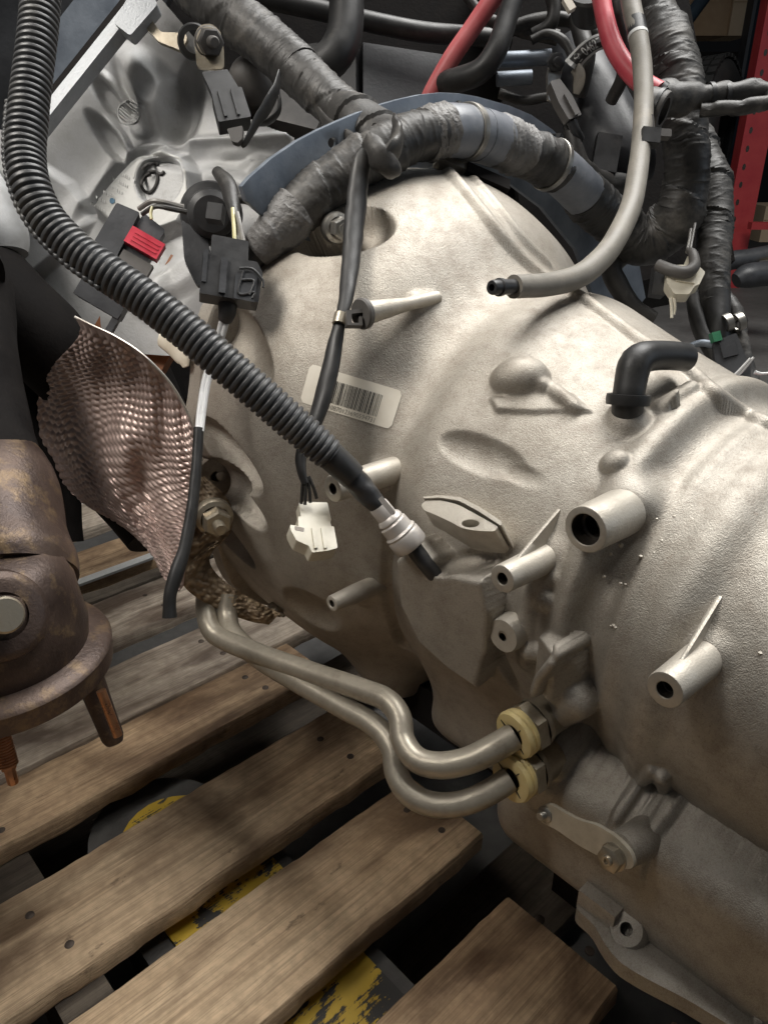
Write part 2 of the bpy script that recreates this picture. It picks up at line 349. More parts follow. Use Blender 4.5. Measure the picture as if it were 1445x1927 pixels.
def box(mb, fr, c, sz, bev=1.5, taper=1.0, seg=2):
    bm = bmesh.new(); hx, hy, hz = (k/2 for k in sz); V = []
    for z in (-1, 1):
        for x, y in ((-1,-1), (1,-1), (1,1), (-1,1)):
            q = taper if z > 0 else 1.0
            V.append(bm.verts.new(fr.p(c[0]+x*hx*q, c[1]+y*hy*q, c[2]+z*hz)))
    for f in ((3,2,1,0), (4,5,6,7), (0,1,5,4), (1,2,6,5), (2,3,7,6), (3,0,4,7)): bm.faces.new([V[i] for i in f])
    bevel_bm(bm, bev*fr.k, seg); mb.from_bm(bm, True); return mb
def prism(mb, fr, poly, z0, z1, bev=1.0, seg=2):
    """polygon (a, b) pairs, counter-clockwise seen from +z, extruded between z0 and z1"""
    ar = sum(poly[i][0]*poly[(i+1) % len(poly)][1] - poly[(i+1) % len(poly)][0]*poly[i][1] for i in range(len(poly)))
    if ar < 0: poly = poly[::-1]
    bm = bmesh.new(); a = [bm.verts.new(fr.p(x, y, z0)) for x, y in poly]; b = [bm.verts.new(fr.p(x, y, z1)) for x, y in poly]; n = len(poly)
    bm.faces.new(a[::-1]); bm.faces.new(b)
    for i in range(n): bm.faces.new((a[i], a[(i+1) % n], b[(i+1) % n], b[i]))
    bevel_bm(bm, bev*fr.k, seg); mb.from_bm(bm, True); return mb
def round_poly(poly, r, k=4):
    out = []; n = len(poly)
    for i in range(n):
        p, q, s = (np.array(poly[j % n], float) for j in (i-1, i, i+1)); u, w = p-q, s-q
        d = min(r, np.linalg.norm(u)*.45, np.linalg.norm(w)*.45); A = q + unit(u)*d; B = q + unit(w)*d
        for t in np.linspace(0, 1, k): out.append(tuple((1-t)**2*A + 2*t*(1-t)*q + t*t*B))
    return out
def ball(mb, c, r, sx=(1,1,1), n=16):
    th = np.linspace(0, math.pi, n//2+1); ph = np.arange(n)/n*2*math.pi; V = []
    for a in th: V += [np.asarray(c) + r*np.array([math.sin(a)*math.cos(b)*sx[0], math.sin(a)*math.sin(b)*sx[1], math.cos(a)*sx[2]]) for b in ph]
    f = [(i*n+j, (i+1)*n+j, (i+1)*n+(j+1) % n, i*n+(j+1) % n) for i in range(n//2) for j in range(n)]
    mb.add(V, f, True); return mb
def grid(mb, V, flip=False):
    h, w = V.shape[:2]; f = [(i*w+j, i*w+j+1, (i+1)*w+j+1, (i+1)*w+j) for i in range(h-1) for j in range(w-1)]
    if flip: f = [q[::-1] for q in f]
    mb.add(V.reshape(-1, 3), f, True); return mb

# ------------------------------------------------------------------ the gearbox casting, carved as one solid and sampled round its axis
TA = np.array([-.64, -.575, -.545, -.52, -.47, -.428, -.376, -.316, -.267, -.22, -.17, -.05, .4])
TT = np.array([-.026, -.026, -.028, -.036, -.070, -.102, -.123, -.149, -.166, -.184, -.204, -.225, -.26])     # crest height
TZ = np.array([-.288, -.29, -.293, -.298, -.308, -.316, -.320, -.322, -.324, -.328, -.338, -.355, -.39])       # centre height
TR = np.array([.244, .244, .243, .240, .224, .207, .200, .193, .188, .184, .180, .175, .17])                    # half width
TD = np.linspace(-.70, .45, 576); _k = np.exp(-(np.arange(-30, 31)*.002/.020)**2/2); _k /= _k.sum()
def _sm(y): q = np.interp(TD, TA, y); return np.convolve(np.pad(q, 30, mode='edge'), _k, mode='valid')
TT, TZ, TR = _sm(TT), _sm(TZ), _sm(TR); TA = TD
SC = -.578
def smin(a, b, k):
    h = np.clip(.5 + .5*(b-a)/k, 0, 1); return b*(1-h) + a*h - k*h*(1-h)
def smax(a, b, k): return -smin(-a, -b, k)
def rbox(p, c, h, r):
    q = np.abs(p-np.asarray(c)) - (np.asarray(h)-r); return np.linalg.norm(np.maximum(q, 0), axis=-1) + np.minimum(q.max(-1), 0) - r
def base_sdf(p):
    a, s, z = p[..., 0], p[..., 1], p[..., 2]
    zc = np.interp(a, TA, TZ); Rh = np.interp(a, TA, TR); Rv = np.interp(a, TA, TT)-zc; dz = np.where(z > zc, (z-zc)*Rh/Rv, (z-zc)*Rh/(Rv*.55+Rh*.47))
    d = (np.hypot(s-SC, dz) - Rh)*.72
    # the lower case that carries the oil pan
    d = smin(d, rbox(p, (.10, -.600, -.476), (.385, .222, .057), .030), .009)
    d = smin(d, rbox(p, (-.33, -.63, -.475), (.20, .20, .075), .05), .03)      # sump neck below the bell
    return d
def hit(u, v, fn=base_sdf, t0=.3, t1=1.4):
    if fn is not base_sdf:
        pb_, _, t0 = hit(u, v, base_sdf); t0 -= .06; loc = [f for f in FEATS if f[2] is None or ((pb_-f[2])**2).sum() < (f[3]*1.35+.07)**2]; fn = lambda p: gear_sdf(p, loc)
    r = ray(u, v); q = np.array([r@AX, r@SX, r@ZX]); t = t0; L = np.linalg.norm(q)
    for _ in range(160):
        d = float(fn((q*t)[None])[0]);
        if d < 2e-5: break
        t += d*.85/L
        if t > t1: break
    p = q*t; e = 1e-3
    n = np.array([float(fn((p+dv)[None])[0]-fn((p-dv)[None])[0]) for dv in np.eye(3)*e]); return p, unit(n), t
FEATS = []     # (op, fn, centre, reach, blend)
def ell_fn(c, Rm, r):
    r = np.asarray(r)
    def fn(p):
        q = (p-c)@Rm; k0 = np.linalg.norm(q/r, axis=-1); k1 = np.linalg.norm(q/(r*r), axis=-1)+1e-9; return k0*(k0-1)/k1
    return fn
def cap_fn(a, b, r1, r2):
    ba = b-a; L2 = ba@ba+1e-12
    def fn(p):
        h = np.clip(((p-a)@ba)/L2, 0, 1); return np.linalg.norm(p-a-h[..., None]*ba, axis=-1) - (r1+(r2-r1)*h)
    return fn
def tangent(n, ang):
    c = RT*math.cos(math.radians(ang)) + UP*math.sin(math.radians(ang)); c = np.array([c@AX, c@SX, c@ZX])
    t = unit(c - n*(c@n)); return t, np.cross(n, t)
def spot(op, u, v, ang, r1, r2, h, k=6, lift=0.0, field=None):
    """oval bump ('u') or hollow ('d') on the casting at a picture point; sizes in picture pixels along the surface, h = height or depth"""
    p, n, t = hit(u, v, field or gear_sdf); m = t/FPX; x, y = tangent(n, ang); R = np.stack([x, y, n], 1)
    (FEATS if field is None else EFEATS).append((op, ell_fn(p+n*lift*m, R, (r1*m, r2*m, h*m)), p, max(r1, r2, h)*m + .02, k*m))
def rib(op, pts, r, k=5, lift=0.0, r2=None, field=None):
    pp = catmull(np.array(pts, float), 6) if len(pts) > 2 else np.array(pts, float)
    q = [hit(u, v, field or gear_sdf) for u, v in pp]; m = q[0][2]/FPX
    for i in range(len(q)-1):
        ra = r + ((r2 if r2 is not None else r)-r)*i/max(1, len(q)-1); rb = r + ((r2 if r2 is not None else r)-r)*(i+1)/max(1, len(q)-1)
        a = q[i][0]+q[i][1]*lift*m; b = q[i+1][0]+q[i+1][1]*lift*m
        (FEATS if field is None else EFEATS).append((op, cap_fn(a, b, ra*m, rb*m), (a+b)/2, np.linalg.norm(b-a)/2 + max(ra, rb)*m + .02, k*m))
def ring_feat(op, a0, r_off, w, k, th0=-180, th1=180):
    def fn(p):
        a, s, z = p[..., 0], p[..., 1], p[..., 2]; zc = np.interp(a, TA, TZ); Rh = np.interp(a, TA, TR); Rv = np.interp(a, TA, TT)-zc; dz = np.where(z > zc, (z-zc)*Rh/Rv, (z-zc)*Rh/(Rv*.55+Rh*.47))
        return np.hypot(a-a0, (np.hypot(s-SC, dz)-Rh-r_off)*.85) - w
    FEATS.append((op, fn, None, 0, k))
def poly2_sd(X, Y, pts):
    d = np.full(X.shape, 1e9); ins = np.zeros(X.shape, bool); n = len(pts)
    for i in range(n):
        a, b = np.array(pts[i]), np.array(pts[(i+1) % n]); ab = b-a; t = np.clip(((X-a[0])*ab[0]+(Y-a[1])*ab[1])/(ab@ab+1e-12), 0, 1)
        d = np.minimum(d, np.hypot(X-a[0]-t*ab[0], Y-a[1]-t*ab[1])); xx = (b[0]-a[0])*(Y-a[1])/(b[1]-a[1]+1e-12)+a[0]; ins ^= ((a[1] > Y) != (b[1] > Y)) & (X < xx)
    return np.where(ins, -d, d)
def pad(op, pts, h, k=6, rnd=8, up=None, dep=60):
    """raised (or sunk) flat pad with an outline given at picture points; h = height in pixels"""
    c = np.mean(pts, axis=0); p, n, t = hit(*c, gear_sdf); m = t/FPX
    if up is not None: n = unit(np.array(up, float))
    x, y = tangent(n, 0); q = []; top = p + n*h*m
    for u, v in pts:
        r = ray(u, v); r = np.array([r@AX, r@SX, r@ZX]); w = r*((top@n)/(r@n)) - top; q.append((w@x, w@y))
    ext = max(np.hypot(*np.array(q).T)) + dep*m
    def fn(P_):
        e = P_-top; X, Y, Z = e@x, e@y, e@n; a = poly2_sd(X, Y, q) + rnd*m; b = np.abs(Z+dep*m/2)-dep*m/2 + rnd*m
        return np.hypot(np.maximum(a, 0), np.maximum(b, 0)) + np.minimum(np.maximum(a, b), 0) - rnd*m
    FEATS.append((op, fn, top, ext, k*m))
BOSSES = [(1172,962,50,30), (1022,1052,32,26), (1320,1243,42,26), (672,1116,20,18), (705,896,27,20), (775,570,15,14), (965,1188,28,16)]
def add_feats():
    # circumferential steps
    ring_feat('d', -.430, .012, .017, .045)
    ring_feat('u', -.240, -.004, .0095, .012); ring_feat('d', -.221, .005, .0105, .009); ring_feat('u', -.175, -.0065, .009, .016)
    # parting line ridge along the top with a flat land behind it
    rib('u', [(838,318),(880,366),(915,410),(950,452),(1000,503),(1045,535),(1090,560),(1150,602),(1200,640),(1250,670),(1300,702),(1345,742),(1400,778),(1480,815)], 4.2, 5, -.5)
    rib('u', [(868,312),(915,362),(950,405),(985,450),(1030,495)], 3.2, 5, -1.2)
    # bolt pockets of the bell, open towards the engine
    spot('d', 645, 430, 0, 100, 62, 66, 6); spot('d', 585, 458, 0, 85, 34, 46, 10)
    spot('d', 446, 650, -42, 128, 58, 58, 5); spot('d', 385, 600, -40, 70, 60, 60, 10)
    spot('d', 428, 858, -27, 108, 40, 54, 4); spot('d', 440, 930, -27, 96, 34, 46, 5); spot('d', 420, 1000, -24, 92, 34, 44, 6); spot('d', 385, 930, -20, 60, 80, 60, 8)
    spot('d', 462, 1130, 10, 112, 72, 40, 12); spot('d', 585, 1150, -20, 56, 48, 18, 14)
    # hollows of the case
    spot('d', 905, 855, -25, 92, 34, 22, 8, 4); spot('d', 985, 895, -32, 40, 14, 7, 10)
    # domes and cast bumps
    spot('u', 978, 712, 5, 54, 42, 40, 7); pad('u', [(925,748),(1000,735),(1075,738),(1110,770),(1000,772),(935,768)], 6, 10, 5)
    rib('u', [(1020,725),(1052,742),(1085,768)], 12, 12, 0, 5)
    rib('u', [(1243,768),(1300,733)], 17, 6, 1); spot('u', 1157, 872, 20, 29, 26, 25, 4)
    spot('u', 1027, 1130, 20, 24, 22, 18, 6); spot('u', 1008, 1228, 20, 23, 21, 16, 6)
    rib('u', [(1040,1085),(1000,1120),(990,1180),(990,1250)], 12, 16, -5)
    p, n, t = hit(1180, 775, base_sdf); toa = lambda w: np.array([w@AX, w@SX, w@ZX]); q = toa(P(1183, 765, t+.002)-CAM); up_ = toa(unit(UP*.98+RT*.1)); c0 = q-up_*.0150; c1 = q-up_*.045-n*.022
    FEATS.append(('u', cap_fn(c0, c1, .0178, .0205), (c0+c1)/2, .05, .0035)); spot('u', 1232, 776, 32, 60, 13, 8, 12)
    # swelling that takes the speed sensor
    pad('u', [(742,1058),(775,1030),(830,1078),(905,1095),(918,1160),(915,1230),(896,1300),(840,1262),(785,1212),(750,1140)], 40, 9, 12)
    rib('d', [(736,985),(728,1060),(732,1140),(760,1215)], 13, 16, -3)
    spot('d', 868, 1060, 10, 66, 30, 18, 10); spot('d', 940, 1240, 95, 110, 16, 24, 9); spot('d', 940, 1075, 85, 60, 16, 16, 10)
    # ports round the two line fittings
    pad('u', [(1040,1232),(1075,1222),(1102,1262),(1098,1322),(1060,1345),(1030,1320)], 26, 8, 10)
    rib('u', [(1046,1226),(1034,1260),(1020,1300)], 9, 5, 16); rib('u', [(1085,1315),(1030,1348)], 34, 9, 6); rib('u', [(1055,1420),(1000,1447)], 31, 9, 6)
    # lower housing: ribs and lever seat
    spot('u', 1240, 1455, 40, 20, 17, 13, 7); spot('d', 1210, 1500, 62, 72, 24, 20, 8)
    rib('u', [(1245,1465),(1258,1530),(1222,1572),(1200,1640)], 11, 9, 1); rib('u', [(1225,1450),(1180,1505),(1155,1550)], 8, 8, 1)
    spot('u', 1165, 1612, -40, 56, 40, 10, 12); spot('u', 1052, 1450, 60, 24, 17, 12, 7); spot('u', 1010, 1490, 60, 46, 24, 12, 10)
    # cast fillets under the bosses
    d = np.array([0, .98, .05]); d /= np.linalg.norm(d)
    for u, v, r, k in BOSSES:
        p, n, t = hit(u, v, gear_sdf); m = t/FPX; FEATS.append(('u', cap_fn(p-d*(r*m+.012), p-d*r*m*.80, r*m, r*m), p, r*m+.05, k*m))
def gear_sdf(p, feats=None):
    d = base_sdf(p)
    for op, fn, c, reach, k in (FEATS if feats is None else feats):
        if c is None: dd = fn(p); d = smin(d, dd, k) if op == 'u' else smax(d, -dd, k)
        else:
            m = ((p-c)**2).sum(-1) < (reach*1.35+.01)**2
            if m.any():
                dd = fn(p[m]); d[m] = smin(d[m], dd, k) if op == 'u' else smax(d[m], -dd, k)
    return d
add_feats()
gearbox = thing('gearbox', 'large sand-cast aluminium gearbox casting resting over the wooden pallet boards', 'gearbox', W(-.2, SC, -.6))
def cast_surface(aa, th, sdf, inner=.30):
    A, T = np.meshgrid(aa, th, indexing='ij'); zc = np.interp(A, TA, TZ); ct, st = np.cos(T), np.sin(T)
    R = np.full(A.shape, .40)
    a_, z_, c_, s_ = A.ravel(), zc.ravel(), ct.ravel(), st.ravel(); R = R.ravel(); act = np.arange(R.size)
    for _ in range(40):
        p = np.stack([a_[act], SC+c_[act]*R[act], z_[act]+s_[act]*R[act]], -1); d = sdf(p); R[act] = np.maximum(R[act] - np.clip(d*.75, -.01, .06), .02); act = act[np.abs(d) > 1.2e-4]
        if not act.size: break
    R = R.reshape(A.shape)
    p = np.stack([A, SC+ct*R, zc+st*R], -1); return CAM + p[..., :1]*AX + p[..., 1:2]*SX + p[..., 2:]*ZX
aa = np.r_[np.linspace(-.632, .0, 600), np.linspace(.0, .36, 40)[1:]]
th = np.radians(np.r_[np.linspace(-112, 138, 600), np.linspace(138, 248, 50)[1:]])
V = cast_surface(aa, th, gear_sdf)
mb = MB(); grid(mb, V, True)
mb.add(V[0], [tuple(range(V.shape[1]))], False); mb.add(V[-1], [tuple(range(V.shape[1]))[::-1]], False)
mb.build('case', M['cast'], gearbox, angle=60)
# ------------------------------------------------------------------ parts of the gearbox
def asz2w(p): p = np.asarray(p); return CAM + AX*p[0] + SX*p[1] + ZX*p[2]
def proj(w):
    q = np.asarray(w)-CAM; d = q@FW; return np.array([CX+FPX*(q@RT)/d, CY-FPX*(q@UP)/d])
def ghit(u, v, fn=None):
    p, n, t = hit(u, v, fn or gear_sdf); return asz2w(p), AX*n[0]+SX*n[1]+ZX*n[2], t
def boss(u1, v1, r, u0, v0, bore, bd=60, r0=None, d=SX, mat='boss', name='boss', parent=None, rnd=3, sink=.03):
    d = unit(d); p0, n, t = ghit(u0, v0, base_sdf); Ls = np.linspace(0, .12, 400)
    L = min(Ls, key=lambda k: np.hypot(*(proj(p0+d*k)-(u1, v1)))); e = p0 + d*L; m = depth(e)/FPX; r *= m; bore *= m; bd *= m; r0 = r if r0 is None else r0*m; k = rnd*m
    mb = MB(); lathe(mb, e, d, [(-L-sink, r0*1.05), (-L*.9, r0*1.01), (-L*.5, (r+r0)/2), (-k, r), (-k*.3, r-k*.35), (0, r-k), (0, bore+1.5*m), (-1.5*m, bore)], 36)
    o = mb.build(name, M[mat], parent or gearbox)
    if bore:
        mb = MB(); lathe(mb, e, d, [(-1.5*m, bore*.995), (-bd*.4, bore*.985), (-bd*.42, bore*.8), (-bd, bore*.78), (-bd, 0)], 28); mb.build('bolt_hole', M['bore'], o)
    return o, e, m, p0
D_S = unit(SX*.98 + ZX*.05)
boss(1104, 1003, 46, 1166, 966, 31, 90, 48, D_S)
b2, e2, m2, p2 = boss(945, 1090, 28, 1022, 1052, 12, 60, 31, D_S)
b3, e3, m3, p3 = boss(1243, 1290, 37, 1320, 1243, 17, 60, 40, D_S)
boss(625, 1140, 16, 672, 1116, 7, 40, 19, D_S)
boss(628, 930, 26, 705, 896, 11, 50, 27, D_S)
b6, e6, m6, p6 = boss(684, 597, 23, 775, 570, 8, 30, 13, unit(SX - ZX*.02 + AX*.0))
def gusset(bs, e, m, pts, w, mat='boss'):
    """thin cast web from boss to case: picture points of its crest, standing on the boss axis"""
    A = [ghit(*pts[0])[0]] ; top = [P(u, v, d) for u, v, d in pts[1:]]
    return A, top
def web(parent, crest, foot, w):
    """crest, foot: world polylines of the same length"""
    mb = MB(); n = len(crest); c = np.array(crest); f = np.array(foot); t = unit(np.cross(c[-1]-c[0], f[0]-c[0]+1e-6))*w
    rows = [f-t*1.9, c*.75+f*.25-t*1.1, c-t*.5, c, c+t*.5, c*.75+f*.25+t*1.1, f+t*1.9]; grid(mb, np.stack([catmull(r, 5) for r in rows], 1)); return mb.build('web', M['boss'], parent, angle=80)
def boss_web(bs, e, p0, uv_end, r, m, frac=.42):
    """crest from the boss barrel up to a point on the case"""
    q, n, t = ghit(*uv_end); d = unit(e-p0); L = np.linalg.norm(e-p0); a = e - d*L*frac; a = a + unit(q-a - d*((q-a)@d))*r*m*.96
    ks = np.linspace(0, 1, 6)[:, None]; cr = a*(1-ks)+(q+n*.0005)*ks; ft = (p0+d*L*.2)*(1-ks) + (q-n*.012)*ks; ft = ft - n*.012
    web(bs, cr, ft, .0024)
boss_web(b2, e2, p2, (1052, 958), 26, m2, .3); boss_web(b3, e3, p3, (1355, 1122), 34, m3, .35)
# short threaded plug in its seat
boss(945, 1200, 22, 965, 1188, 8, 40, 27, D_S, 'machined', 'plug', rnd=2)
p, n, t = ghit(962, 1190); mb = MB(); lathe(mb, p-SX*.02, D_S, [(0, .016), (.026, .0135), (.030, .0125), (.030, .004)], 28); mb.build('plug_seat', M['boss'], gearbox)
# lifting lug: thick plate with a hole, slit off from a rear rim
nl = unit(ZX*.80 + SX*.50 - AX*.05); o0 = ghit(868, 955, base_sdf)[0] + SX*.018
def on_plane(u, v, o, n): r = ray(u, v); return CAM + r*(((o-CAM)@n)/(r@n))
lx = unit(np.cross(nl, SX)); 
if lx@AX < 0: lx = -lx
ly = np.cross(nl, lx); fl = Fr.world(o0, lx, ly, nl)
def flat(uvs, fr): return [((q-fr.o)@fr.x, (q-fr.o)@fr.y) for q in (on_plane(u, v, fr.o, fr.z) for u, v in uvs)]
lug = thing  # keep name free
top = flat([(792,950),(800,942),(830,941),(862,949),(900,970),(938,991),(930,1000),(897,999),(868,994),(852,984),(818,968),(797,960)], fl)
mb = MB(); hole = flat([(885+17*math.cos(a), 985+7.5*math.sin(a)) for a in np.arange(18)/18*2*math.pi], fl)
bm = bmesh.new(); ov = [bm.verts.new(fl.p(x, y, 0)) for x, y in round_poly(top, .006)]; hv = [bm.verts.new(fl.p(x, y, 0)) for x, y in hole]
eds = [bm.edges.new((l[i], l[(i+1) % len(l)])) for l in (ov, hv) for i in range(len(l))]
bmesh.ops.triangle_fill(bm, use_beauty=True, edges=eds); bm.normal_update()
if sum((f.normal.dot(Vector(nl)) for f in bm.faces)) < 0: bmesh.ops.reverse_faces(bm, faces=bm.faces[:])
ext = bmesh.ops.extrude_face_region(bm, geom=bm.faces[:]); vs = [g for g in ext['geom'] if isinstance(g, bmesh.types.BMVert)]
bmesh.ops.translate(bm, verts=vs, vec=Vector(-nl*.026)); bmesh.ops.recalc_face_normals(bm, faces=bm.faces[:])
bevel_bm(bm, .0012, 2); mb.from_bm(bm, True); mb.build('lifting_lug', M['boss'], gearbox, angle=30)
mb = MB(); prism(mb, fl, round_poly(flat([(796,937),(830,934),(868,938),(905,957),(946,984),(944,992),(903,965),(864,944),(830,938.5),(800,940)], fl), .003), -.028, .0015, .0008); mb.build('lug_rim', M['boss'], gearbox, angle=30)
def arcpos(path, u, v):
    """nearest index on a path to a picture point"""
    q = np.array([proj(p[:3]) for p in path]); return int(np.argmin(np.hypot(q[:, 0]-u, q[:, 1]-v)))
# elbow hose on its seat
p, n, t = ghit(1180, 775); mb = MB()
el = [(1178,800,0,29),(1180,776,0,29),(1182,748,0,29.5),(1186,722,0,30),(1190,700,0,31),(1196,683,0,31.5),(1209,673,0,30),(1232,669,0,28),(1262,669,0,27),(1290,672,0,26.5)]
de = t+.002; pe = px_path([(u, v, de + .00035*max(0, u-1200) + .00035*max(0, v-762), r) for u, v, _, r in el])
tube(mb, pe, 28, caps=False); q = pe[-1]; dd = unit(pe[-1,:3]-pe[-3,:3]); tube(mb, np.array([list(pe[-1,:3])+[pe[-1,3]], list(pe[-1,:3]+dd*.0002)+[pe[-1,3]*.74], list(pe[-1,:3]-dd*.02)+[pe[-1,3]*.72]]), 28, seg=8)
elb = mb.build('vent_elbow', M['rubber'], gearbox)
mb = MB(); ic = arcpos(pe, 1182, 752); d0 = unit(pe[ic+4,:3]-pe[ic-2,:3]); lathe(mb, pe[ic,:3], d0, [(-.004,.0138),(-.004,.0152),(0,.0156),(.0035,.0152),(.0035,.0130)], 32); mb.build('hose_clamp', M['rubber'], elb)
# selector lever with nut and stud
fl2n = unit(SX*.95 + ZX*.22 - AX*.1); p, n, t = ghit(1095, 1555); fo = p + fl2n*.021
fx = unit(np.cross(ZX, fl2n)); fy = np.cross(fl2n, fx); f2 = Fr.world(fo, fx, fy, fl2n)
lev = flat([(1017,1518),(1032,1512),(1062,1530),(1092,1546),(1119,1551),(1160,1576),(1188,1606),(1194,1633),(1178,1638),(1140,1620),(1112,1604),(1089,1592),(1047,1562),(1017,1548),(1012,1532)], f2)
mb = MB(); prism(mb, f2, round_poly(lev, .008), -.0035, 0, .0006); lever = mb.build('selector_lever', M['zinc_plate'], gearbox, angle=30)
q = on_plane(1155, 1613, fo, fl2n); m = depth(q)/FPX; mb = MB(); lathe(mb, q, fl2n, [(0, 27*m), (2.5*m, 27*m), (4*m, 22*m)], 28); hexnut(mb, q+fl2n*3*m, fl2n, 25*m, 17*m, rot=.3); lathe(mb, q, fl2n, [(0, 11*m), (24*m, 11*m), (26*m, 9*m), (26*m, 5*m), (22*m, 4*m), (22*m, 0)], 20); mb.build('lever_nut', M['tan_steel'], lever)
q = on_plane(1026, 1533, fo, fl2n); mb = MB(); lathe(mb, q, fl2n, [(0, 17*m), (3*m, 17*m), (5*m, 14*m), (6*m, 0)], 24); thread(mb, q+fl2n*5*m, fl2n, 9*m, 16*m, 3.4*m); mb.build('lever_stud', M['steel'], lever)
mb = MB(); q = on_plane(1160, 1606, fo, fl2n); lathe(mb, q-fl2n*.036, fl2n, [(0, 40*m), (.024, 36*m), (.032, 34*m), (.033, 20*m)], 32); mb.build('lever_boss', M['cast'], gearbox)
# pan rail, bolt seats, oil pan
zr = -.512; fr = Fr.world(W(0, 0, zr), AX, SX, ZX)
out = flat([(1088,1690),(1084,1712),(1118,1740),(1136,1775),(1165,1812),(1215,1842),(1290,1880),(1372,1930),(1470,2000)], fr)
poly = out + [(.34, out[-1][1]), (.34, -.50), (out[0][0]-.01, -.50)]
mb = MB(); prism(mb, fr, round_poly(poly, .007), -.014, 0, .003, 3); mb.build('pan_rail', M['cast'], gearbox, angle=35)
q = W(*[0]*3) if False else on_plane(1182, 1756, W(0,0,zr), ZX); d = unit(ZX*.75+SX*.6); m = depth(q)/FPX
for (u, v), r in (((1184,1752), 35), ((1452,1930), 30)):
    q = on_plane(u, v, W(0,0,zr), ZX) + d*.004; mb = MB(); lathe(mb, q-d*.012, d, [(0, r*1.15*m), (.014, r*m), (.017, r*.86*m), (.0175, 12*m), (.012, 11*m)], 32); rs = mb.build('bolt_seat', M['cast'], gearbox)
    mb = MB(); lathe(mb, q-d*.012, d, [(.0172, 11*m), (.006, 10*m), (.006, 0)], 24); mb.build('bolt_hole', M['bore'], rs)
q = on_plane(1118, 1702, W(0,0,zr+.006), ZX); f3 = Fr.world(q, AX, SX, ZX); mb = MB(); box(mb, f3, (.004, -.012, 0), (.030, .034, .018), .004); mb.build('rail_stop', M['cast'], gearbox)
mb = MB(); f3 = Fr.world(W(.10, -.61, -.552), AX, SX, ZX); box(mb, f3, (0, 0, 0), (.66, .40, .052), .012, 1.0); mb.build('oil_pan', M['black_matt'], gearbox)
mb = MB(); f3 = Fr.world(W(-.36, -.64, -.545), AX, SX, ZX); box(mb, f3, (0, 0, 0), (.30, .34, .05), .015, 1.0); mb.build('stiffener_cover', M['black_matt'], gearbox)
# flange of the bell with bolts
mb = MB(); th_ = np.arange(96)/96*2*math.pi; rr = .262*(1+.02*np.cos(th_*11)); c0 = W(-.632, SC, -.288)
V = np.stack([np.stack([c0 + AX*a + SX*(np.cos(x)*r*k*.95) + ZX*(math.sin(x)*r*k) for x, r in zip(th_, rr)]) for a, k in ((.016, .80), (.016, 1.0), (.014, 1.01), (-.004, 1.01))])
grid(mb, np.concatenate([V, V[:, :1]], 1)); mb.build('bell_flange', M['cast'], gearbox, angle=40)
def flange_bolt(u, v, r, a, stud=0, mat='steel', d=AX, parent=gearbox, hold=None, depth_=None, name='bolt'):
    q = on_plane(u, v, W(a, 0, 0), AX) if depth_ is None else P(u, v, depth_); m = depth(q)/FPX; r *= m; mb = MB(); d = unit(d)
    lathe(mb, q-d*.006, d, [(0, r*1.35), (.006, r*1.38), (.0085, r*1.3), (.0105, r)], 32); hexnut(mb, q+d*.004, d, r, r*.95, rot=.4)
    if stud: thread(mb, q+d*(.004+r*.9), d, r*.42, stud*m, 4*m)
    else: lathe(mb, q+d*(.004+r*.95), d, [(-.001, r*.5), (r*.2, r*.48), (r*.2, 0)], 16)
    return mb.build(name, M[mat], parent, angle=30)
flange_bolt(634, 428, 21, -.552, 0, 'steel', unit(AX+SX*.25)); 
flange_bolt(403, 974, 27, -.563, 26, 'tan_steel', unit(AX+SX*.35)); flange_bolt(518, 1148, 9, -.558, 12, 'tan_steel', AX)
q = on_plane(418, 895, W(-.600, 0, 0), AX); mb = MB(); lathe(mb, q-AX*.02, unit(AX+SX*.3), [(0,.021),(.016,.0195),(.018,.018),(.0182,.005)], 32); dp = mb.build('dowel_pad', M['cast'], gearbox)
mb = MB(); lathe(mb, q-AX*.003, unit(AX+SX*.3), [(0,.0048),(.0035,.0046),(.0042,.0036),(.0042,0)], 20); mb.build('dowel_pin', M['boss'], dp)
# barcode sticker, wrapped on the case
def surf_grid(quad, nu, nv, lift, fn=gear_sdf):
    (a, b, c, d) = (np.array(k, float) for k in quad)      # TL TR BR BL
    U, Vv = np.meshgrid(np.linspace(0, 1, nu), np.linspace(0, 1, nv), indexing='ij')
    uv = ((1-U)*(1-Vv))[..., None]*a + (U*(1-Vv))[..., None]*b + (U*Vv)[..., None]*c + ((1-U)*Vv)[..., None]*d
    r = FW + RT*((uv[..., :1]-CX)/FPX) - UP*((uv[..., 1:]-CY)/FPX); q = np.stack([r@AX, r@SX, r@ZX], -1); L = np.linalg.norm(q, axis=-1); t = np.full(L.shape, .3)
    for _ in range(120): t = t + fn((q*t[..., None]).reshape(-1, 3)).reshape(L.shape)*.8/L
    w = CAM + r*(t[..., None]-lift)
    def at(x, y, up=0.0):
        x = np.clip(x, 0, 1)*(nu-1); y = np.clip(y, 0, 1)*(nv-1); i = min(int(x), nu-2); j = min(int(y), nv-2); fx, fy = x-i, y-j
        p = w[i, j]*(1-fx)*(1-fy) + w[i+1, j]*fx*(1-fy) + w[i, j+1]*(1-fx)*fy + w[i+1, j+1]*fx*fy; return p + unit(CAM-p)*up
    return at
at = surf_grid([(584,684),(758,736),(735,808),(564,756)], 26, 12, .0006)
mb = MB(); nu, nv = 40, 18; V = []
for i in range(nu):
    for j in range(nv):
        x, y = i/(nu-1), j/(nv-1); dx = max(.045-min(x, 1-x), 0)/.045
        m_ = .11*(1-math.sqrt(max(0, 1-dx*dx))) ; y = m_ + y*(1-2*m_); V.append(at(x, y))
f = [(i*nv+j, i*nv+j+1, (i+1)*nv+j+1, (i+1)*nv+j) for i in range(nu-1) for j in range(nv-1)]
mb.add(V, f, True); sticker = mb.build('barcode_sticker', M['label'], gearbox)
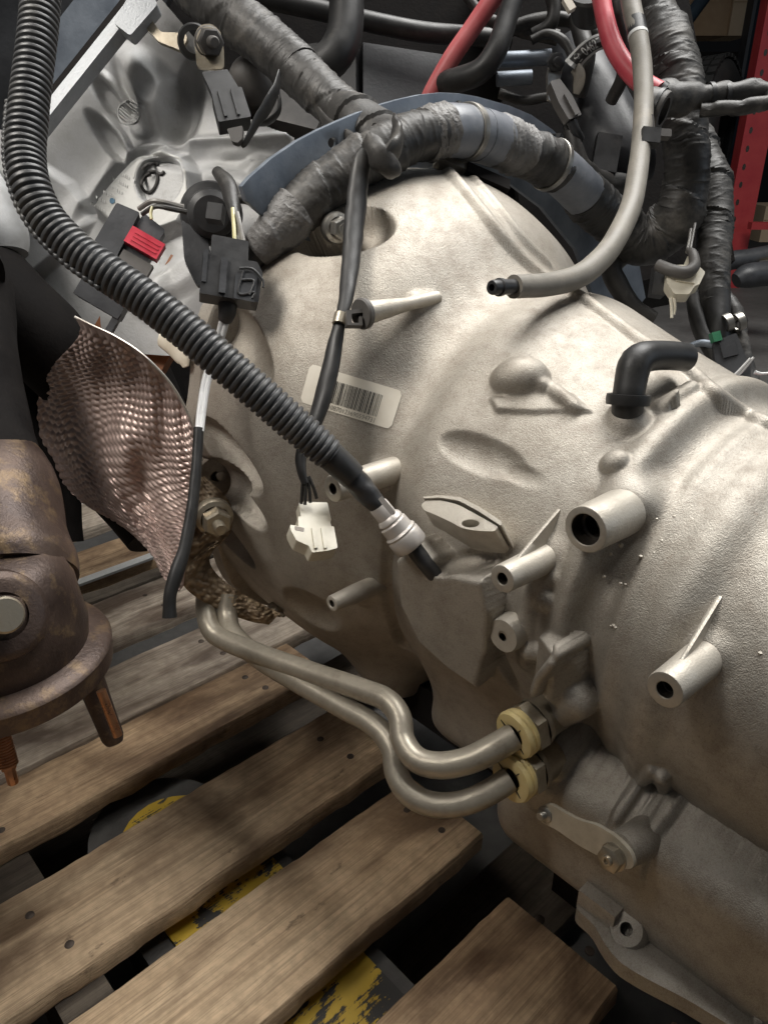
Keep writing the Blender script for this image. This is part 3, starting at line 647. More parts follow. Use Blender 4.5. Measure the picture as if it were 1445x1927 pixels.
mb = MB(); r_ = random.Random(5); x = .27
while x < .812:
    wd = r_.choice([.005, .005, .008, .011]); 
    ys = np.linspace(.235, .80, 7); V = []
    for y in ys: V += [at(x+.004*(y-.5), y, .0004), at(min(x+wd, .815)+.004*(y-.5), y, .0004)]
    mb.add(V, [(2*k, 2*k+2, 2*k+3, 2*k+1) for k in range(6)], False); x += wd + r_.choice([.004, .006, .009, .013])
mb.build('barcode', M['ink'], sticker)
mb = MB(); r_ = random.Random(11)
for u, v in [(1153,1178),(1157,1182),(1245,1017),(1278,1025),(1280,1030),(1286,1052),(1300,1038),(1205,1047),(1230,1040),(1252,1085),(1260,1082),(1176,1100),(1302,1075),(1225,1205),(1256,1190),(1240,1180),(1430,1230),(1315,1100)] + [(r_.uniform(1130,1330), r_.uniform(960,1230)) for _ in range(16)]:
    p, n, t = ghit(u, v, base_sdf); ball(mb, p-n*.0008, r_.uniform(.0009, .0019), (1, 1, 1), 6)
mb.build('casting_grit', M['boss'], gearbox)['kind'] = 'stuff'
def text_geo(s, bold=0.0):
    c = bpy.data.curves.new('txt', 'FONT'); c.body = s; c.size = 1; c.offset = bold; c.align_x = 'LEFT'; c.resolution_u = 3
    o = bpy.data.objects.new('txt', c); COL.objects.link(o); dg = bpy.context.evaluated_depsgraph_get(); me = bpy.data.meshes.new_from_object(o.evaluated_get(dg))
    v = np.array([x.co[:] for x in me.vertices]); f = [list(p.vertices) for p in me.polygons]; bpy.data.objects.remove(o); bpy.data.meshes.remove(me); bpy.data.curves.remove(c)
    v[:, 0] -= v[:, 0].min(); v[:, 1] -= v[:, 1].min(); return v, f
def text_on(mb, s, fn, bold=0.0):
    """fn(x 0..1 along, y 0..1 down, ) -> world point"""
    v, f = text_geo(s, bold); w, h = v[:, 0].max(), v[:, 1].max(); mb.add([fn(x/w, 1-y/h) for x, y, _ in v], f, False)
mb = MB(); text_on(mb, '010870121690594731', lambda x, y: at(.265+.545*x, .845+.115*y, .0004)); mb.build('barcode_number', M['faint_ink'], sticker)

# ------------------------------------------------------------------ floor, pallet, fork
mb = MB(); g = np.stack(np.meshgrid(np.linspace(-30, 30, 13), np.linspace(-30, 40, 15), indexing='ij'), -1)
grid(mb, np.concatenate([g, np.zeros(g.shape[:2]+(1,))], -1)); o = mb.build('floor', M['floor']); o['kind'] = 'structure'

pallet = thing('pallet', 'weathered wooden pallet of spaced boards under the gearbox', 'pallet', W(-.5, -.5, -.745))
def board(a0, a1, l0, l1, top, thick, seed, mat, name='board', skew=0.0, parent=None):
    """plank with sawn, slightly ragged edges; a = across, l = along"""
    r = np.random.default_rng(seed); nl = int((l1-l0)/.012)+2; mbb = MB(); ls = np.linspace(l0, l1, nl)
    def wob(amp, f): 
        w = np.zeros(nl)
        for k in range(5): w += np.sin(ls*f*r.uniform(.5, 3) + r.uniform(0, 6.28))*r.uniform(.3, 1)
        return w*amp/2.2 + r.normal(0, amp*.3, nl)
    e0 = a0 + wob(.0006, 25); e1 = a1 + wob(.0009, 30); zt = top + wob(.0004, 14)
    c = .0018 + np.abs(wob(.0009, 60))
    rows = [(e0, top-thick+0*ls), (e0, zt-c), (e0+c, zt), (e0*.5+e1*.5, zt+.0006), (e1-c, zt), (e1, zt-c*1.3), (e1+wob(.001, 60), top-thick+wob(.0012, 40))]
    V = np.stack([np.stack([CAM + AX*(aa_[i]+skew*(ls[i]-l0)) - SX*ls[i] + ZX*zz[i] for i in range(nl)]) for aa_, zz in rows], 1)
    grid(mbb, V, False); mbb.add(V[:, 0], [], False)
    n = V.shape[1]; mbb.add(np.concatenate([V[:, 0], V[:, -1]]), [(i, i+1, nl+i+1, nl+i) for i in range(nl-1)], False)
    mbb.add(V[0], [tuple(range(n))], False); mbb.add(V[-1], [tuple(range(n))[::-1]], False)
    return mbb.build(name, mat, parent, angle=50)
TOP = -.60
for i, (a0, a1, l0, l1, m) in enumerate([(-1.30, -1.20, -.5, 1.05, 2), (-1.13, -1.03, -.5, 1.05, 0), (-.965, -.86, -.5, .62, 2), (-.81, -.705, -.5, .66, 2), (-.700, -.617, -.5, .475, 0), (-.559, -.452, -.5, .452, 1), (-.420, -.319, -.5, .428, 1), (-.262, -.150, -.5, .392, 0), (-.11, .0, -.5, .40, 1)]):
    board(a0, a1, l0, l1, TOP, .020, 11+i, WOODS[m], parent=pallet)
for a0, a1 in ((-.700, -.617), (-.559, -.452), (-.420, -.319), (-.262, -.150), (-.81, -.705), (-.965, -.86)):
    for l, k in ((.078, .28), (.092, .74), (.395, .3), (.402, .7)):
        mbb = MB(); lathe(mbb, W(a0+(a1-a0)*k, -l, TOP-.0012), unit(ZX+AX*.1), [(0, .0042), (.0016, .0040), (.0022, .0030), (.0023, 0)], 12); mbb.build('nail', M['nail'], pallet)
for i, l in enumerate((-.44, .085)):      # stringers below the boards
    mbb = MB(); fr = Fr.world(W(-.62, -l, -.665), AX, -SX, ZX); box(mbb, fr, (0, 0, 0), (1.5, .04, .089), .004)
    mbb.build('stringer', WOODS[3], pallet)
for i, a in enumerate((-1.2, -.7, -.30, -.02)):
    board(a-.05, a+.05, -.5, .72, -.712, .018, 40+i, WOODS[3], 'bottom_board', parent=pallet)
# pallet-jack fork under the boards: rounded tip, yellow paint worn off the top
fork = thing('pallet_jack_fork', 'wide steel pallet jack fork with worn yellow paint below the pallet boards', 'pallet jack', W(-.2, -.215, -.69))
fr = Fr.world(W(0, 0, -.690), AX, -SX, ZX); pl = [(.30, .140), (.30, .294)]
pl += [(-.60+.06*(1-math.cos(x)) - .045*math.cos(x), .217+.077*math.sin(x)) for x in np.linspace(math.pi/2, -math.pi/2, 15)]
mb = MB(); prism(mb, fr, pl, 0, .052, .004, 2); mb.build('fork_body', M['fork_grey'], fork, angle=35)
pl2 = [(.30, .165), (.30, .281)] + [(-.575+.04*(1-math.cos(x)) - .03*math.cos(x), .223+.058*math.sin(x)) for x in np.linspace(math.pi/2, -math.pi/2, 15)]
mb = MB(); prism(mb, fr, pl2, .0525, .0545, .0008, 1); mb.build('painted_top', M['fork_yellow'], fork, angle=35)

# ------------------------------------------------------------------ helpers for soft goods
def hexbump(mb, c): pass
def cut(path, a, b):
    n = len(path); return path[int(a*(n-1)):max(int(a*(n-1))+3, int(b*(n-1))+1)]
def scaled(path, k): q = path.copy(); q[:, 3] *= k; return q
def zip_tie(path, i, mat, parent, w=.0042, r=1.07, name='zip_tie', head=None):
    d = unit(path[min(i+2, len(path)-1), :3]-path[max(i-2, 0), :3]); R = path[i, 3]*r; mb = MB()
    lathe(mb, path[i, :3]-d*w, d, [(0, R*.96), (0, R*1.02), (w*.2, R*1.045), (w*1.8, R*1.045), (w*2, R*1.02), (w*2, R*.96)], 40)
    o = mb.build(name, M[mat], parent)
    if head is not None:
        x = unit(head - d*(head@d)); f = Fr.world(path[i, :3]+x*R*1.06, d, np.cross(x, d), x); mb = MB(); box(mb, f, (0, 0, .001), (.006, .0058, .005), .0008); box(mb, f, (0, .004, .004), (.0035, .012, .0012), .0003); mb.build('tie_head', M['black'], o)
    return o
def wires(parent, paths, mat, name='wire', n=8):
    for p in paths: pxtm = MB(); tube(pxtm, px_path(p), n); pxtm.build(name, M[mat], parent)

# ------------------------------------------------------------------ engine behind the gearbox
engine = thing('engine', 'dirty aluminium engine block with steel adapter plate behind the gearbox', 'engine', W(-.85, -.5, -.6))
# adapter plate: steel arc standing between engine and bell
PA = -.585; frp = Fr.world(W(PA, 0, 0), -SX, ZX, AX)
outer = [(455,350),(470,333),(510,298),(560,264),(600,243),(640,225),(700,200),(750,186),(790,177),(830,173),(865,175),(900,181),(960,198),(1000,215),(1040,243),(1080,280),(1130,340),(1170,408),(1200,480),(1215,560)]
inner = [(1150,640),(1118,560),(1085,470),(1020,390),(960,345),(900,322),(840,322),(780,338),(700,380),(620,440),(590,455),(545,445),(498,408),(464,378)]
pl = flat(outer+inner, frp); mb = MB(); bm = bmesh.new(); vs = [bm.verts.new(frp.p(x, y, 0)) for x, y in pl]
eds = [bm.edges.new((vs[i], vs[(i+1) % len(vs)])) for i in range(len(vs))]
hp = flat([(627+9.5*math.cos(a), 268+10.5*math.sin(a)) for a in np.arange(16)/16*2*math.pi], frp); hv = [bm.verts.new(frp.p(x, y, 0)) for x, y in hp]
eds += [bm.edges.new((hv[i], hv[(i+1) % 16])) for i in range(16)]
bmesh.ops.triangle_fill(bm, use_beauty=True, edges=eds); ext = bmesh.ops.extrude_face_region(bm, geom=bm.faces[:])
bmesh.ops.translate(bm, verts=[g for g in ext['geom'] if isinstance(g, bmesh.types.BMVert)], vec=Vector(-AX*.006)); bmesh.ops.recalc_face_normals(bm, faces=bm.faces[:])
bevel_bm(bm, .0007, 2); mb.from_bm(bm, True); mb.build('adapter_plate', M['plate'], engine, angle=30)
# small cast ledge at the top of the bell
mb = MB(); fr = Fr(868, 318, .765, -6, -25, 20); box(mb, fr, (-22, 0, 0), (62, 22, 26), 3); mb.build('bell_ledge', M['cast'], gearbox)
mb = MB(); box(mb, fr, (50, -8, 6), (90, 26, 24), 3); mb.build('ledge_shadow_block', M['black_matt'], engine)  # black block standing in for the shadow beside the ledge
# block face: relief over a plane turned to the viewer
Nb = unit(np.array([-.22, -.90, .42])); ob = P(300, 300, .80)
bx = unit(np.cross(ZX, Nb)); 
if bx@RT < 0: bx = -bx
by = np.cross(Nb, bx); fb = Fr.world(ob, bx, by, Nb)
def pb(u, v): q = on_plane(u, v, ob, Nb); return np.array([(q-ob)@bx, (q-ob)@by])
MPX = .80/FPX
def sst(x): x = np.clip(x, 0, 1); return x*x*(3-2*x)
def seg_dist(X, Y, a, b):
    ab = b-a; t = np.clip(((X-a[0])*ab[0]+(Y-a[1])*ab[1])/(ab@ab+1e-12), 0, 1); return np.hypot(X-a[0]-t*ab[0], Y-a[1]-t*ab[1]), t
def poly_sd(X, Y, pts):
    d = np.full(X.shape, 1e9); ins = np.zeros(X.shape, bool); n = len(pts)
    for i in range(n):
        a, b = pts[i], pts[(i+1) % n]; dd, _ = seg_dist(X, Y, a, b); d = np.minimum(d, dd)
        cnd = ((a[1] > Y) != (b[1] > Y)); xx = (b[0]-a[0])*(Y-a[1])/(b[1]-a[1]+1e-12)+a[0]; ins ^= cnd & (X < xx)
    return np.where(ins, -d, d)
def relief(gx, gy):
    X, Y = np.meshgrid(gx, gy, indexing='ij'); H = np.zeros(X.shape); m = MPX
    def oval(u, v, ang, r1, r2, h, soft=1.0, pw=2):
        nonlocal H
        c = pb(u, v); ca, sa = math.cos(math.radians(ang)), math.sin(math.radians(ang)); dx, dy = X-c[0], Y-c[1]
        e = np.sqrt(((dx*ca+dy*sa)/(r1*m))**2 + ((-dx*sa+dy*ca)/(r2*m))**2); H = H + h*m*sst((1.0-e)*soft + .0) if soft != 1.0 else H + h*m*np.sqrt(np.clip(1-e**pw, 0, 1))*sst((1-e)*4)
    def ridge(pts, w, h):
        nonlocal H
        q = [pb(*p) for p in pts]; d = np.min([seg_dist(X, Y, q[i], q[i+1])[0] for i in range(len(q)-1)], axis=0); H = H + h*m*np.exp(-(d/(w*m))**2)
    def area(pts, h, soft):
        nonlocal H
        d = poly_sd(X, Y, [pb(*p) for p in pts]); H = H + h*m*sst(.5 - d/(soft*m))
    # slope falling away from the sealing edge at upper left
    q0, q1 = pb(262, 5), pb(60, 262); dd, _ = seg_dist(X, Y, q0 + (q0-q1)*2, q1 + (q1-q0)*2)
    H += -60*m*sst(dd/(120*m))
    oval(265, 152, 118, 92, 58, 46, 1.5); oval(322, 180, 80, 110, 44, -36, 1.4); oval(225, 150, 118, 60, 20, -12, 1.6)
    oval(192, 172, -52, 52, 22, -30, 1.8); oval(208, 160, -52, 46, 14, 14, 1.5); oval(180, 240, -50, 60, 24, -32, 1.8); oval(200, 234, -50, 50, 14, 12, 1.5)
    oval(243, 211, 0, 32, 29, 8, 3.0)
    ridge([(205,272),(250,256),(300,250),(350,242),(430,238),(520,232)], 9, 16); area([(190,285),(520,250),(520,330),(340,300),(250,275),(140,380)], -26, 34)
    area([(225,283),(290,262),(325,272),(350,310),(352,372),(330,416),(255,440),(190,412),(157,382)], 40, 22)
    oval(290, 330, 0, 50, 51, -20, 8.0); oval(172, 335, 55, 110, 26, -26, 1.6)
    ridge([(345,290),(390,310),(440,330),(500,310)], 20, 14); oval(420, 285, 0, 90, 44, 20, 1.5); oval(470, 300, 30, 70, 46, 14, 1.5)
    area([(300,440),(360,390),(420,470),(330,600),(250,560)], 18, 60); oval(240, 505, -50, 130, 70, 24, 1.4); oval(330, 500, 40, 130, 46, 14, 1.4)
    area([(0,540),(120,440),(150,380),(110,330),(0,260)], 22, 24)
    H *= .9
    return X, Y, H
gx = np.linspace(pb(-60, 300)[0], pb(560, 300)[0], 400); gy = np.linspace(pb(300, 660)[1], pb(300, -40)[1], 420)
X, Y, H = relief(gx, gy); V = fb.o + X[..., None]*bx + Y[..., None]*by + H[..., None]*Nb
# keep only what lies on the block side of the sealing edge
q0, q1 = pb(252, 0), pb(85, 214); nrm = np.array([-(q1-q0)[1], (q1-q0)[0]]); nrm /= np.linalg.norm(nrm)
if (pb(300, 300)-q0)@nrm < 0: nrm = -nrm
side = (X-q0[0])*nrm[0] + (Y-q0[1])*nrm[1]; keep = (side > 0) | (Y < pb(85, 218)[1])
keep &= poly_sd(X, Y, [pb(*k) for k in ((-70,240),(240,-45),(300,-10),(352,50),(408,110),(436,190),(535,232),(570,300),(570,670),(-70,670))]) < 0
n1, n2 = X.shape; idx = np.arange(n1*n2).reshape(n1, n2)
f = [(idx[i, j], idx[i+1, j], idx[i+1, j+1], idx[i, j+1]) for i in range(n1-1) for j in range(n2-1) if keep[i, j] and keep[i+1, j] and keep[i+1, j+1] and keep[i, j+1]]
mb = MB(); mb.add(V.reshape(-1, 3), f, True); blk = mb.build('block', M['block'], engine, angle=60)
Xc, Yc = X, Y; pm = poly_sd(X, Y, [pb(*k) for k in ((228,288),(288,267),(322,277),(344,312),(346,368),(326,410),(256,434),(194,407),(163,381))]); rc = pb(290, 330)
kf = (pm < -.0008) & (np.hypot(X-rc[0], Y-rc[1]) > 52*MPX); Vp = V + Nb*.0005
f = [(idx[i, j], idx[i+1, j], idx[i+1, j+1], idx[i, j+1]) for i in range(n1-1) for j in range(n2-1) if kf[i, j] and kf[i+1, j] and kf[i+1, j+1] and kf[i, j+1]]
us = sorted({k for q in f for k in q}); rm = {k: i for i, k in enumerate(us)}; mb = MB(); mb.add(Vp.reshape(-1, 3)[us], [tuple(rm[k] for k in q) for q in f], True); mb.build('machined_pad', M['pad_face'], engine, angle=60)
def hb(u, v, up=0.0):
    p = pb(u, v)
    for _ in range(4):          # settle on the relief along the viewing ray
        i = int(np.clip((p[0]-gx[0])/(gx[1]-gx[0]), 0, n1-1)); j = int(np.clip((p[1]-gy[0])/(gy[1]-gy[0]), 0, n2-1)); q = on_plane(u, v, ob+Nb*H[i, j], Nb); p = np.array([(q-ob)@bx, (q-ob)@by])
    return q + unit(CAM-q)*up
# sealing edge: bright machined strip with its dark joint
mb = MB(); a, b = P(268, 0, .765), P(72, 246, .765); d = unit(b-a); f = Fr.world((a+b)/2, d, np.cross(Nb, d), Nb); Lh = np.linalg.norm(b-a)
box(mb, f, (0, 0, 0), (Lh*1.25, .0125, .016), .0015); mb.build('sealing_edge', M['alloy'], engine)
mb = MB(); box(mb, f, (0, -.0125 if (np.cross(Nb, d)@RT) > 0 else .0125, -.004), (Lh*1.25, .010, .014), .001); mb.build('joint', M['black_matt'], engine)
mb = MB(); fr = Fr(258, 22, .755, 52, 0, 0); prism(mb, fr, round_poly([(-45,-22),(34,-26),(42,4),(10,26),(-45,18)], 6), -24, 8, 2.5); mb.build('edge_lug', M['alloy'], engine)
# cast mark: ring with parallel bars
mb = MB(); r_ = [hb(243+21*math.cos(a), 211+22*math.sin(a), .0008) for a in np.arange(25)/24*2*math.pi]; tube(mb, np.array([list(p)+[.0011] for p in r_]), 6, seg=48)
for k in np.linspace(-15, 15, 7):
    h = math.sqrt(max(0, 20**2-k*k)); p0 = hb(243+k*.62-h*.78*.0-h*.75, 211-k*.78-h*.62, .0006); p1 = hb(243+k*.62+h*.75, 211-k*.78+h*.62, .0006); tube(mb, np.array([list(p0)+[.0008], list(p1)+[.0008]]), 6, seg=4)
mb.build('cast_mark', M['block'], engine)
# chalk-marker figure in the recess, printed rows and blue dot on the flat pad
mb = MB()
for st in ([(266,325),(277,316),(292,313),(299,316)], [(278,330),(293,331),(305,336),(312,330)], [(282,334),(270,342),(263,358),(270,372),(282,375),(293,362),(298,345),(296,336)]):
    tube(mb, catmull(np.array([list(hb(287+(u-287)*.88, 333+(v-343)*.88, .0014))+[.0017] for u, v in st]), 8), 8)
mb.build('marker_figure', M['ink'], engine)
r_ = random.Random(3); mb = MB()
for row in range(6):
    sx, sy = 170+row*10.5, 378-row*13.0*.9
    x = 0
    while x < 40:
        w = r_.uniform(2, 5); 
        if r_.random() < .8:
            p = [hb(sx+kx*.72+8*0, sy+ky, .0016) for kx, ky in ((x, x*.42), (x+w*.8, (x+w*.8)*.42), (x+w*.8, (x+w*.8)*.42+6), (x, x*.42+6))]; mb.add(p, [(0, 3, 2, 1)], False)
        x += w + 1.5
mb.build('printed_rows', M['white_ink'], engine)
mb = MB(); mb.add([hb(211+5*math.cos(a), 377+5.5*math.sin(a), .0016) for a in np.arange(14)/14*2*math.pi], [tuple(range(13, -1, -1))], False); mb.build('paint_dot', M['blue_ink'], engine)
# dark upper mass of the engine
def dark(name, u, v, d, size, ang=0, tx=0, ty=0, mat='dark_panel', bev=8, parent=engine):
    mb = MB(); box(mb, Fr(u, v, d, ang, tx, ty), (0, 0, 0), size, bev); return mb.build(name, M[mat], parent)
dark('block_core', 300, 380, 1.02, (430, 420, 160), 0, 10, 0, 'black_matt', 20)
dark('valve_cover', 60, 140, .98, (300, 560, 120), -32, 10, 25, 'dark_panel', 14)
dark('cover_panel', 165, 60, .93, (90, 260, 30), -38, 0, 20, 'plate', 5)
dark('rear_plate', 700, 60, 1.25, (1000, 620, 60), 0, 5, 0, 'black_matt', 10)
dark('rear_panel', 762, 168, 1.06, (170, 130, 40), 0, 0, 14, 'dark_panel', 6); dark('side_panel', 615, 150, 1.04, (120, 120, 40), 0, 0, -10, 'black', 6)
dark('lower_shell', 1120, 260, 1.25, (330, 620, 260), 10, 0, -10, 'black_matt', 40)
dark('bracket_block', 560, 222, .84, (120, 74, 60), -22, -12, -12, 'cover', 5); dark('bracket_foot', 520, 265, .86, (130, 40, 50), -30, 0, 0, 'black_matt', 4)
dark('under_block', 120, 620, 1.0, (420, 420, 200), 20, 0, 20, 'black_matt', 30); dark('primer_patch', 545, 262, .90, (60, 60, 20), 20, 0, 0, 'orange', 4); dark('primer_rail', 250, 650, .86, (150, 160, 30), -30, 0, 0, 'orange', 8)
mb = MB(); pxtube(mb, [(-80,500,.80,80),(0,560,.79,84),(70,620,.79,80),(120,700,.80,70),(140,760,.82,40)], n=36, wr=.10, seed=6)
mb.build('dark_shade_tube', M['black_matt'], engine)  # added black tube, stands in for the shade below the engine
mb = MB(); pxtube(mb, [(-420,120,.80,150),(-300,260,.74,150),(-190,400,.68,140),(-110,540,.66,120)], n=32, wr=.06, seed=8); mb.build('shadow_caster_tube', M['black_matt'], engine)  # added tube out of view, casts shade on the exhaust casting
dark('primer_edge', 345, 540, .83, (90, 80, 30), -30, 0, 0, 'orange', 8)
mb = MB(); ball(mb, P(476, 152, .82), .026, (1, .8, 1), 28); lathe(mb, P(476, 152, .82)-unit(FW)*-.03, -FW, [(-.02, .03), (.0, .027), (.012, .0245), (.02, .018)], 32); mb.build('round_cap', M['cover'], engine)
# left lower flange of the block
mb = MB(); pxtube(mb, [(-70,330,.82,60),(-40,380,.81,62),(-10,440,.80,60),(0,480,.80,50)], n=32, seg=24); mb.build('coolant_elbow', M['block'], engine)
# bolt of the starter side, round plug with square key
mb = MB(); p = P(398, 402, .755); d = unit(CAM-p); lathe(mb, p-d*.03, d, [(0, .031), (.018, .031), (.021, .0295), (.023, .024), (.035, .0225), (.040, .017), (.041, 0)], 40); plug = mb.build('round_plug', M['black'], engine)
mb = MB(); fr = Fr(408, 405, .71, -8, 0, 0); box(mb, fr, (0, 0, 10), (31, 33, 26), 3, .92); mb.build('square_key', M['black'], plug)
mb = MB(); fr = Fr(372, 470, .765, 5, 0, 10); prism(mb, fr, round_poly([(-24,90),(10,86),(24,-10),(30,-60),(-6,-70),(-26,-20)], 8), -14, 6, 2); mb.build('plug_bracket', M['dark_panel'], engine)

mb = MB(); lathe(mb, P(1112, -14, .90), unit(CAM-P(1112, -14, .90)+UP*.9), [(-.03,.022),(.0,.027),(.006,.028),(.009,.026),(.010,.010)], 40); mb.build('dark_filler_cap', M['black'], engine)
mb = MB(); box(mb, Fr(1070, 8, .88, 30), (0, 0, 0), (14, 26, 12), 3); mb.build('cap_tab', M['label'], engine)
# rear tubes and rods at the top
def tubething(name, label, cat, pts, mat, n=16, **k):
    mb = MB(); pxtube(mb, pts, n=n, **k); o = mb.build(name, M[mat]); return tag(o, label, cat)
tubething('coolant_pipe', 'long black pipe running across the dark engine behind the loom', 'pipe', [(380,-25,.98,20),(480,-8,.99,19),(600,18,1.0,18),(720,45,1.01,18),(800,60,1.02,18),(880,66,1.03,17),(960,75,1.04,17)], 'rubber')
tubething('bent_hose', 'thick black hose curving down behind the upper loom', 'hose', [(650,-40,.93,33),(652,20,.93,33),(646,70,.93,34),(625,108,.93,34),(590,130,.94,34),(540,140,.97,34)], 'rubber', 24)
tubething('bent_hose', 'black hose bending right of the faded red cable', 'hose', [(975,-30,.93,20),(955,30,.93,20),(935,90,.93,21),(905,132,.94,22),(860,150,.96,22),(830,156,.98,22)], 'rubber', 20)
tubething('steel_rod', 'upper blue-grey metal rod beside the zinc bracket at top right', 'rod', [(930,112,.97,14),(980,110,.97,14),(1036,106,.97,14)], 'plate', 16)
tubething('steel_rod', 'lower short blue-grey metal rod below its twin at top right', 'rod', [(935,148,.96,13),(970,146,.96,13),(1000,144,.96,13)], 'plate', 16)
for i, (lab, pts) in enumerate((('thin taped cable sagging under the two blue rods', [(940,175,.985,9),(985,188,.98,9),(1030,182,.975,9),(1075,190,.98,9)]), ('slim black cable arching above the zinc bracket', [(1000,75,.96,8),(1030,62,.955,8),(1062,78,.95,9),(1082,118,.95,9)]), ('black cable running left of the tan hose at the top edge', [(1160,-20,.88,11),(1166,30,.885,11),(1176,90,.90,12),(1172,140,.92,12),(1150,190,.95,12)]), ('dark cable dropping from the top edge beside the filler cap', [(1030,-25,.95,13),(1042,10,.955,13),(1035,45,.96,13),(1005,66,.97,13)]), ('dark cable crossing behind the strip tag', [(945,60,1.0,14),(1000,40,.99,13),(1060,35,.98,13),(1110,55,.97,13),(1140,80,.97,12)]), ('thin dark cable climbing to the upper right edge', [(870,-20,1.0,10),(905,25,1.0,10),(930,40,1.0,11),(985,55,1.0,14),(1050,70,1.0,14)]))):
    tubething('dark_cable', lab, 'cable', pts, 'tape', 12, wr=.05)
for nm, lab, pts, mt in (('red_cable', 'faded red battery cable rising from the adapter plate', [(800,200,.99,15),(815,168,.98,16),(850,108,.965,17),(890,50,.955,17),(930,-8,.945,18),(950,-40,.94,18)], 'pinkred'),
                     ('red_cable', 'bright red battery cable curving down into the black clamp', [(1130,-10,.86,17),(1140,40,.855,17),(1154,85,.85,18),(1178,125,.84,18),(1206,153,.83,19),(1240,174,.82,20)], 'red')):
    mb = MB(); pxtube(mb, pts, n=20); tag(mb.build(nm, M[mt]), lab, 'cable')

# ------------------------------------------------------------------ taped wiring looms
loom = thing('wiring_loom', 'thick taped wiring loom arching over the bell of the gearbox', 'wiring loom', P(850, 300, .75))
LP = [(440,512,.68,27),(475,478,.68,30),(515,440,.675,40),(560,395,.675,45),(610,352,.68,47),(665,312,.685,47),(715,285,.69,47),(760,264,.70,46),(810,250,.715,45),(860,245,.735,46),(915,257,.765,45),(975,280,.80,44),(1030,305,.83,44),(1075,340,.86,43),(1120,385,.90,43),(1165,425,.93,44),(1205,450,.94,46),(1250,436,.93,48),(1278,398,.91,46),(1290,345,.90,42),(1291,285,.89,41),(1285,215,.89,43),(1273,140,.90,47),(1252,65,.91,42),(1228,0,.92,30),(1205,-40,.93,28)]
lp = px_path(LP, 14)
def section(u0, v0, u1, v1, mat, k=1.0, wr=.05, wrap=None, seed=1, name='taped_section', parent=loom, path=lp, wf=1.0, n=36):
    i, j = sorted((arcpos(path, u0, v0), arcpos(path, u1, v1))); mb = MB(); q = scaled(path[i:j+2], k); L = np.linalg.norm(np.diff(q[:, :3], axis=0), axis=1).sum()
    tube(mb, q, n, seg=max(8, int(L/.0011)), wr=wr, wf=wf, seed=seed, wrap=wrap, crease={'tape': .05, 'grey_tape': .06}.get(mat, .008)); return mb.build(name, M[mat], parent, angle=50)
section(440,512, 500,455, 'rubber', .95, .02, None, 3, 'sleeve')
section(480,470, 556,400, 'grey_tape', 1.08, .045, (.03, .0014), 4, wf=1.5)
section(545,405, 735,276, 'tape', 1.0, .055, (.045, .0024), 5)
section(725,282, 812,250, 'tape', 1.0, .03, (.04, .0018), 6); section(800,252, 836,247, 'grey_tape', 1.05, .045, (.009, .0022), 7, wf=1.6)
section(833,247, 902,253, 'grey_sleeve', 1.02, .012, None, 8, 'sleeve'); section(898,252, 932,262, 'grey_sleeve', 1.05, .012, None, 9, 'sleeve')
section(928,260, 985,284, 'grey_tape', 1.04, .05, (.013, .0024), 10, wf=1.5); section(980,282, 1046,315, 'tape', 1.02, .05, (.03, .002), 11)
section(1040,310, 1104,368, 'grey_sleeve', .96, .02, None, 12, 'sleeve'); section(1098,363, 1190,450, 'tape', 1.0, .06, (.045, .0026), 13)
section(1180,440, 1290,390, 'tape', 1.0, .06, (.07, .003), 14); section(1280,395, 1291,270, 'tape', 1.0, .035, (.06, .003), 15); section(1291,285, 1270,110, 'tape', 1.0, .05, (.08, .003), 16); section(1275,150, 1205,-40, 'tape', 1.0, .055, (.08, .003), 17)
zip_tie(lp, arcpos(lp, 878,248), 'steel', loom, .0035, 1.07, head=unit(UP - RT*.35)); zip_tie(lp, arcpos(lp, 1036,310), 'steel', loom, .003, 1.06, head=unit(UP + RT*.5))
# loom coming from the top left, meeting the arch in a taped knot
branch = thing('wiring_loom', 'smooth black taped loom dropping from the top edge to the knot', 'wiring loom', P(560, 150, .75))
bp = px_path([(330,-60,.79,47),(400,2,.785,47),(460,48,.775,47),(525,98,.765,46),(585,155,.75,44),(640,205,.735,42),(690,242,.72,42),(735,266,.70,44)], 14)
section(330,-60, 560,130, 'tape', 1.0, .03, (.11, .0016), 21, parent=branch, path=bp); section(545,120, 668,228, 'tape', .99, .03, (.09, .0018), 22, parent=branch, path=bp)
mb = MB(); q = px_path([(640,208,.735,42),(690,240,.715,46),(735,268,.70,44)], 12); tube(mb, q, 36, seg=50, wr=.08, wf=1.2, seed=23, wrap=(.03, .003)); mb.build('knot_wrap', M['tape'], branch)
def strap(name, pts, mat, parent, flat_=.22, n=14, wr=.06, seed=2): mb = MB(); pxtube(mb, pts, n=n, flat=flat_, wr=wr, seed=seed); return mb.build(name, M[mat], parent)
strap('loose_tape_end', [(598,205,.72,6),(620,238,.705,15),(655,262,.69,17),(690,274,.675,14),(716,280,.665,8)], 'tape', branch, .35)
strap('crumpled_tape', [(690,262,.645,14),(712,290,.64,24),(735,318,.645,22),(742,330,.655,8)], 'tape', branch, .7, 16, .30, 5)
strap('crumpled_tape', [(742,222,.665,10),(748,250,.65,22),(740,280,.645,26),(722,300,.64,20)], 'tape', branch, .5, 16, .22, 8)
mb = MB(); pxtube(mb, [(452,372,.70,9),(485,376,.695,12),(512,378,.69,16),(530,372,.685,20),(545,380,.68,14)], n=14, wr=.14, seed=4); mb.build('side_branch', M['tape'], loom)
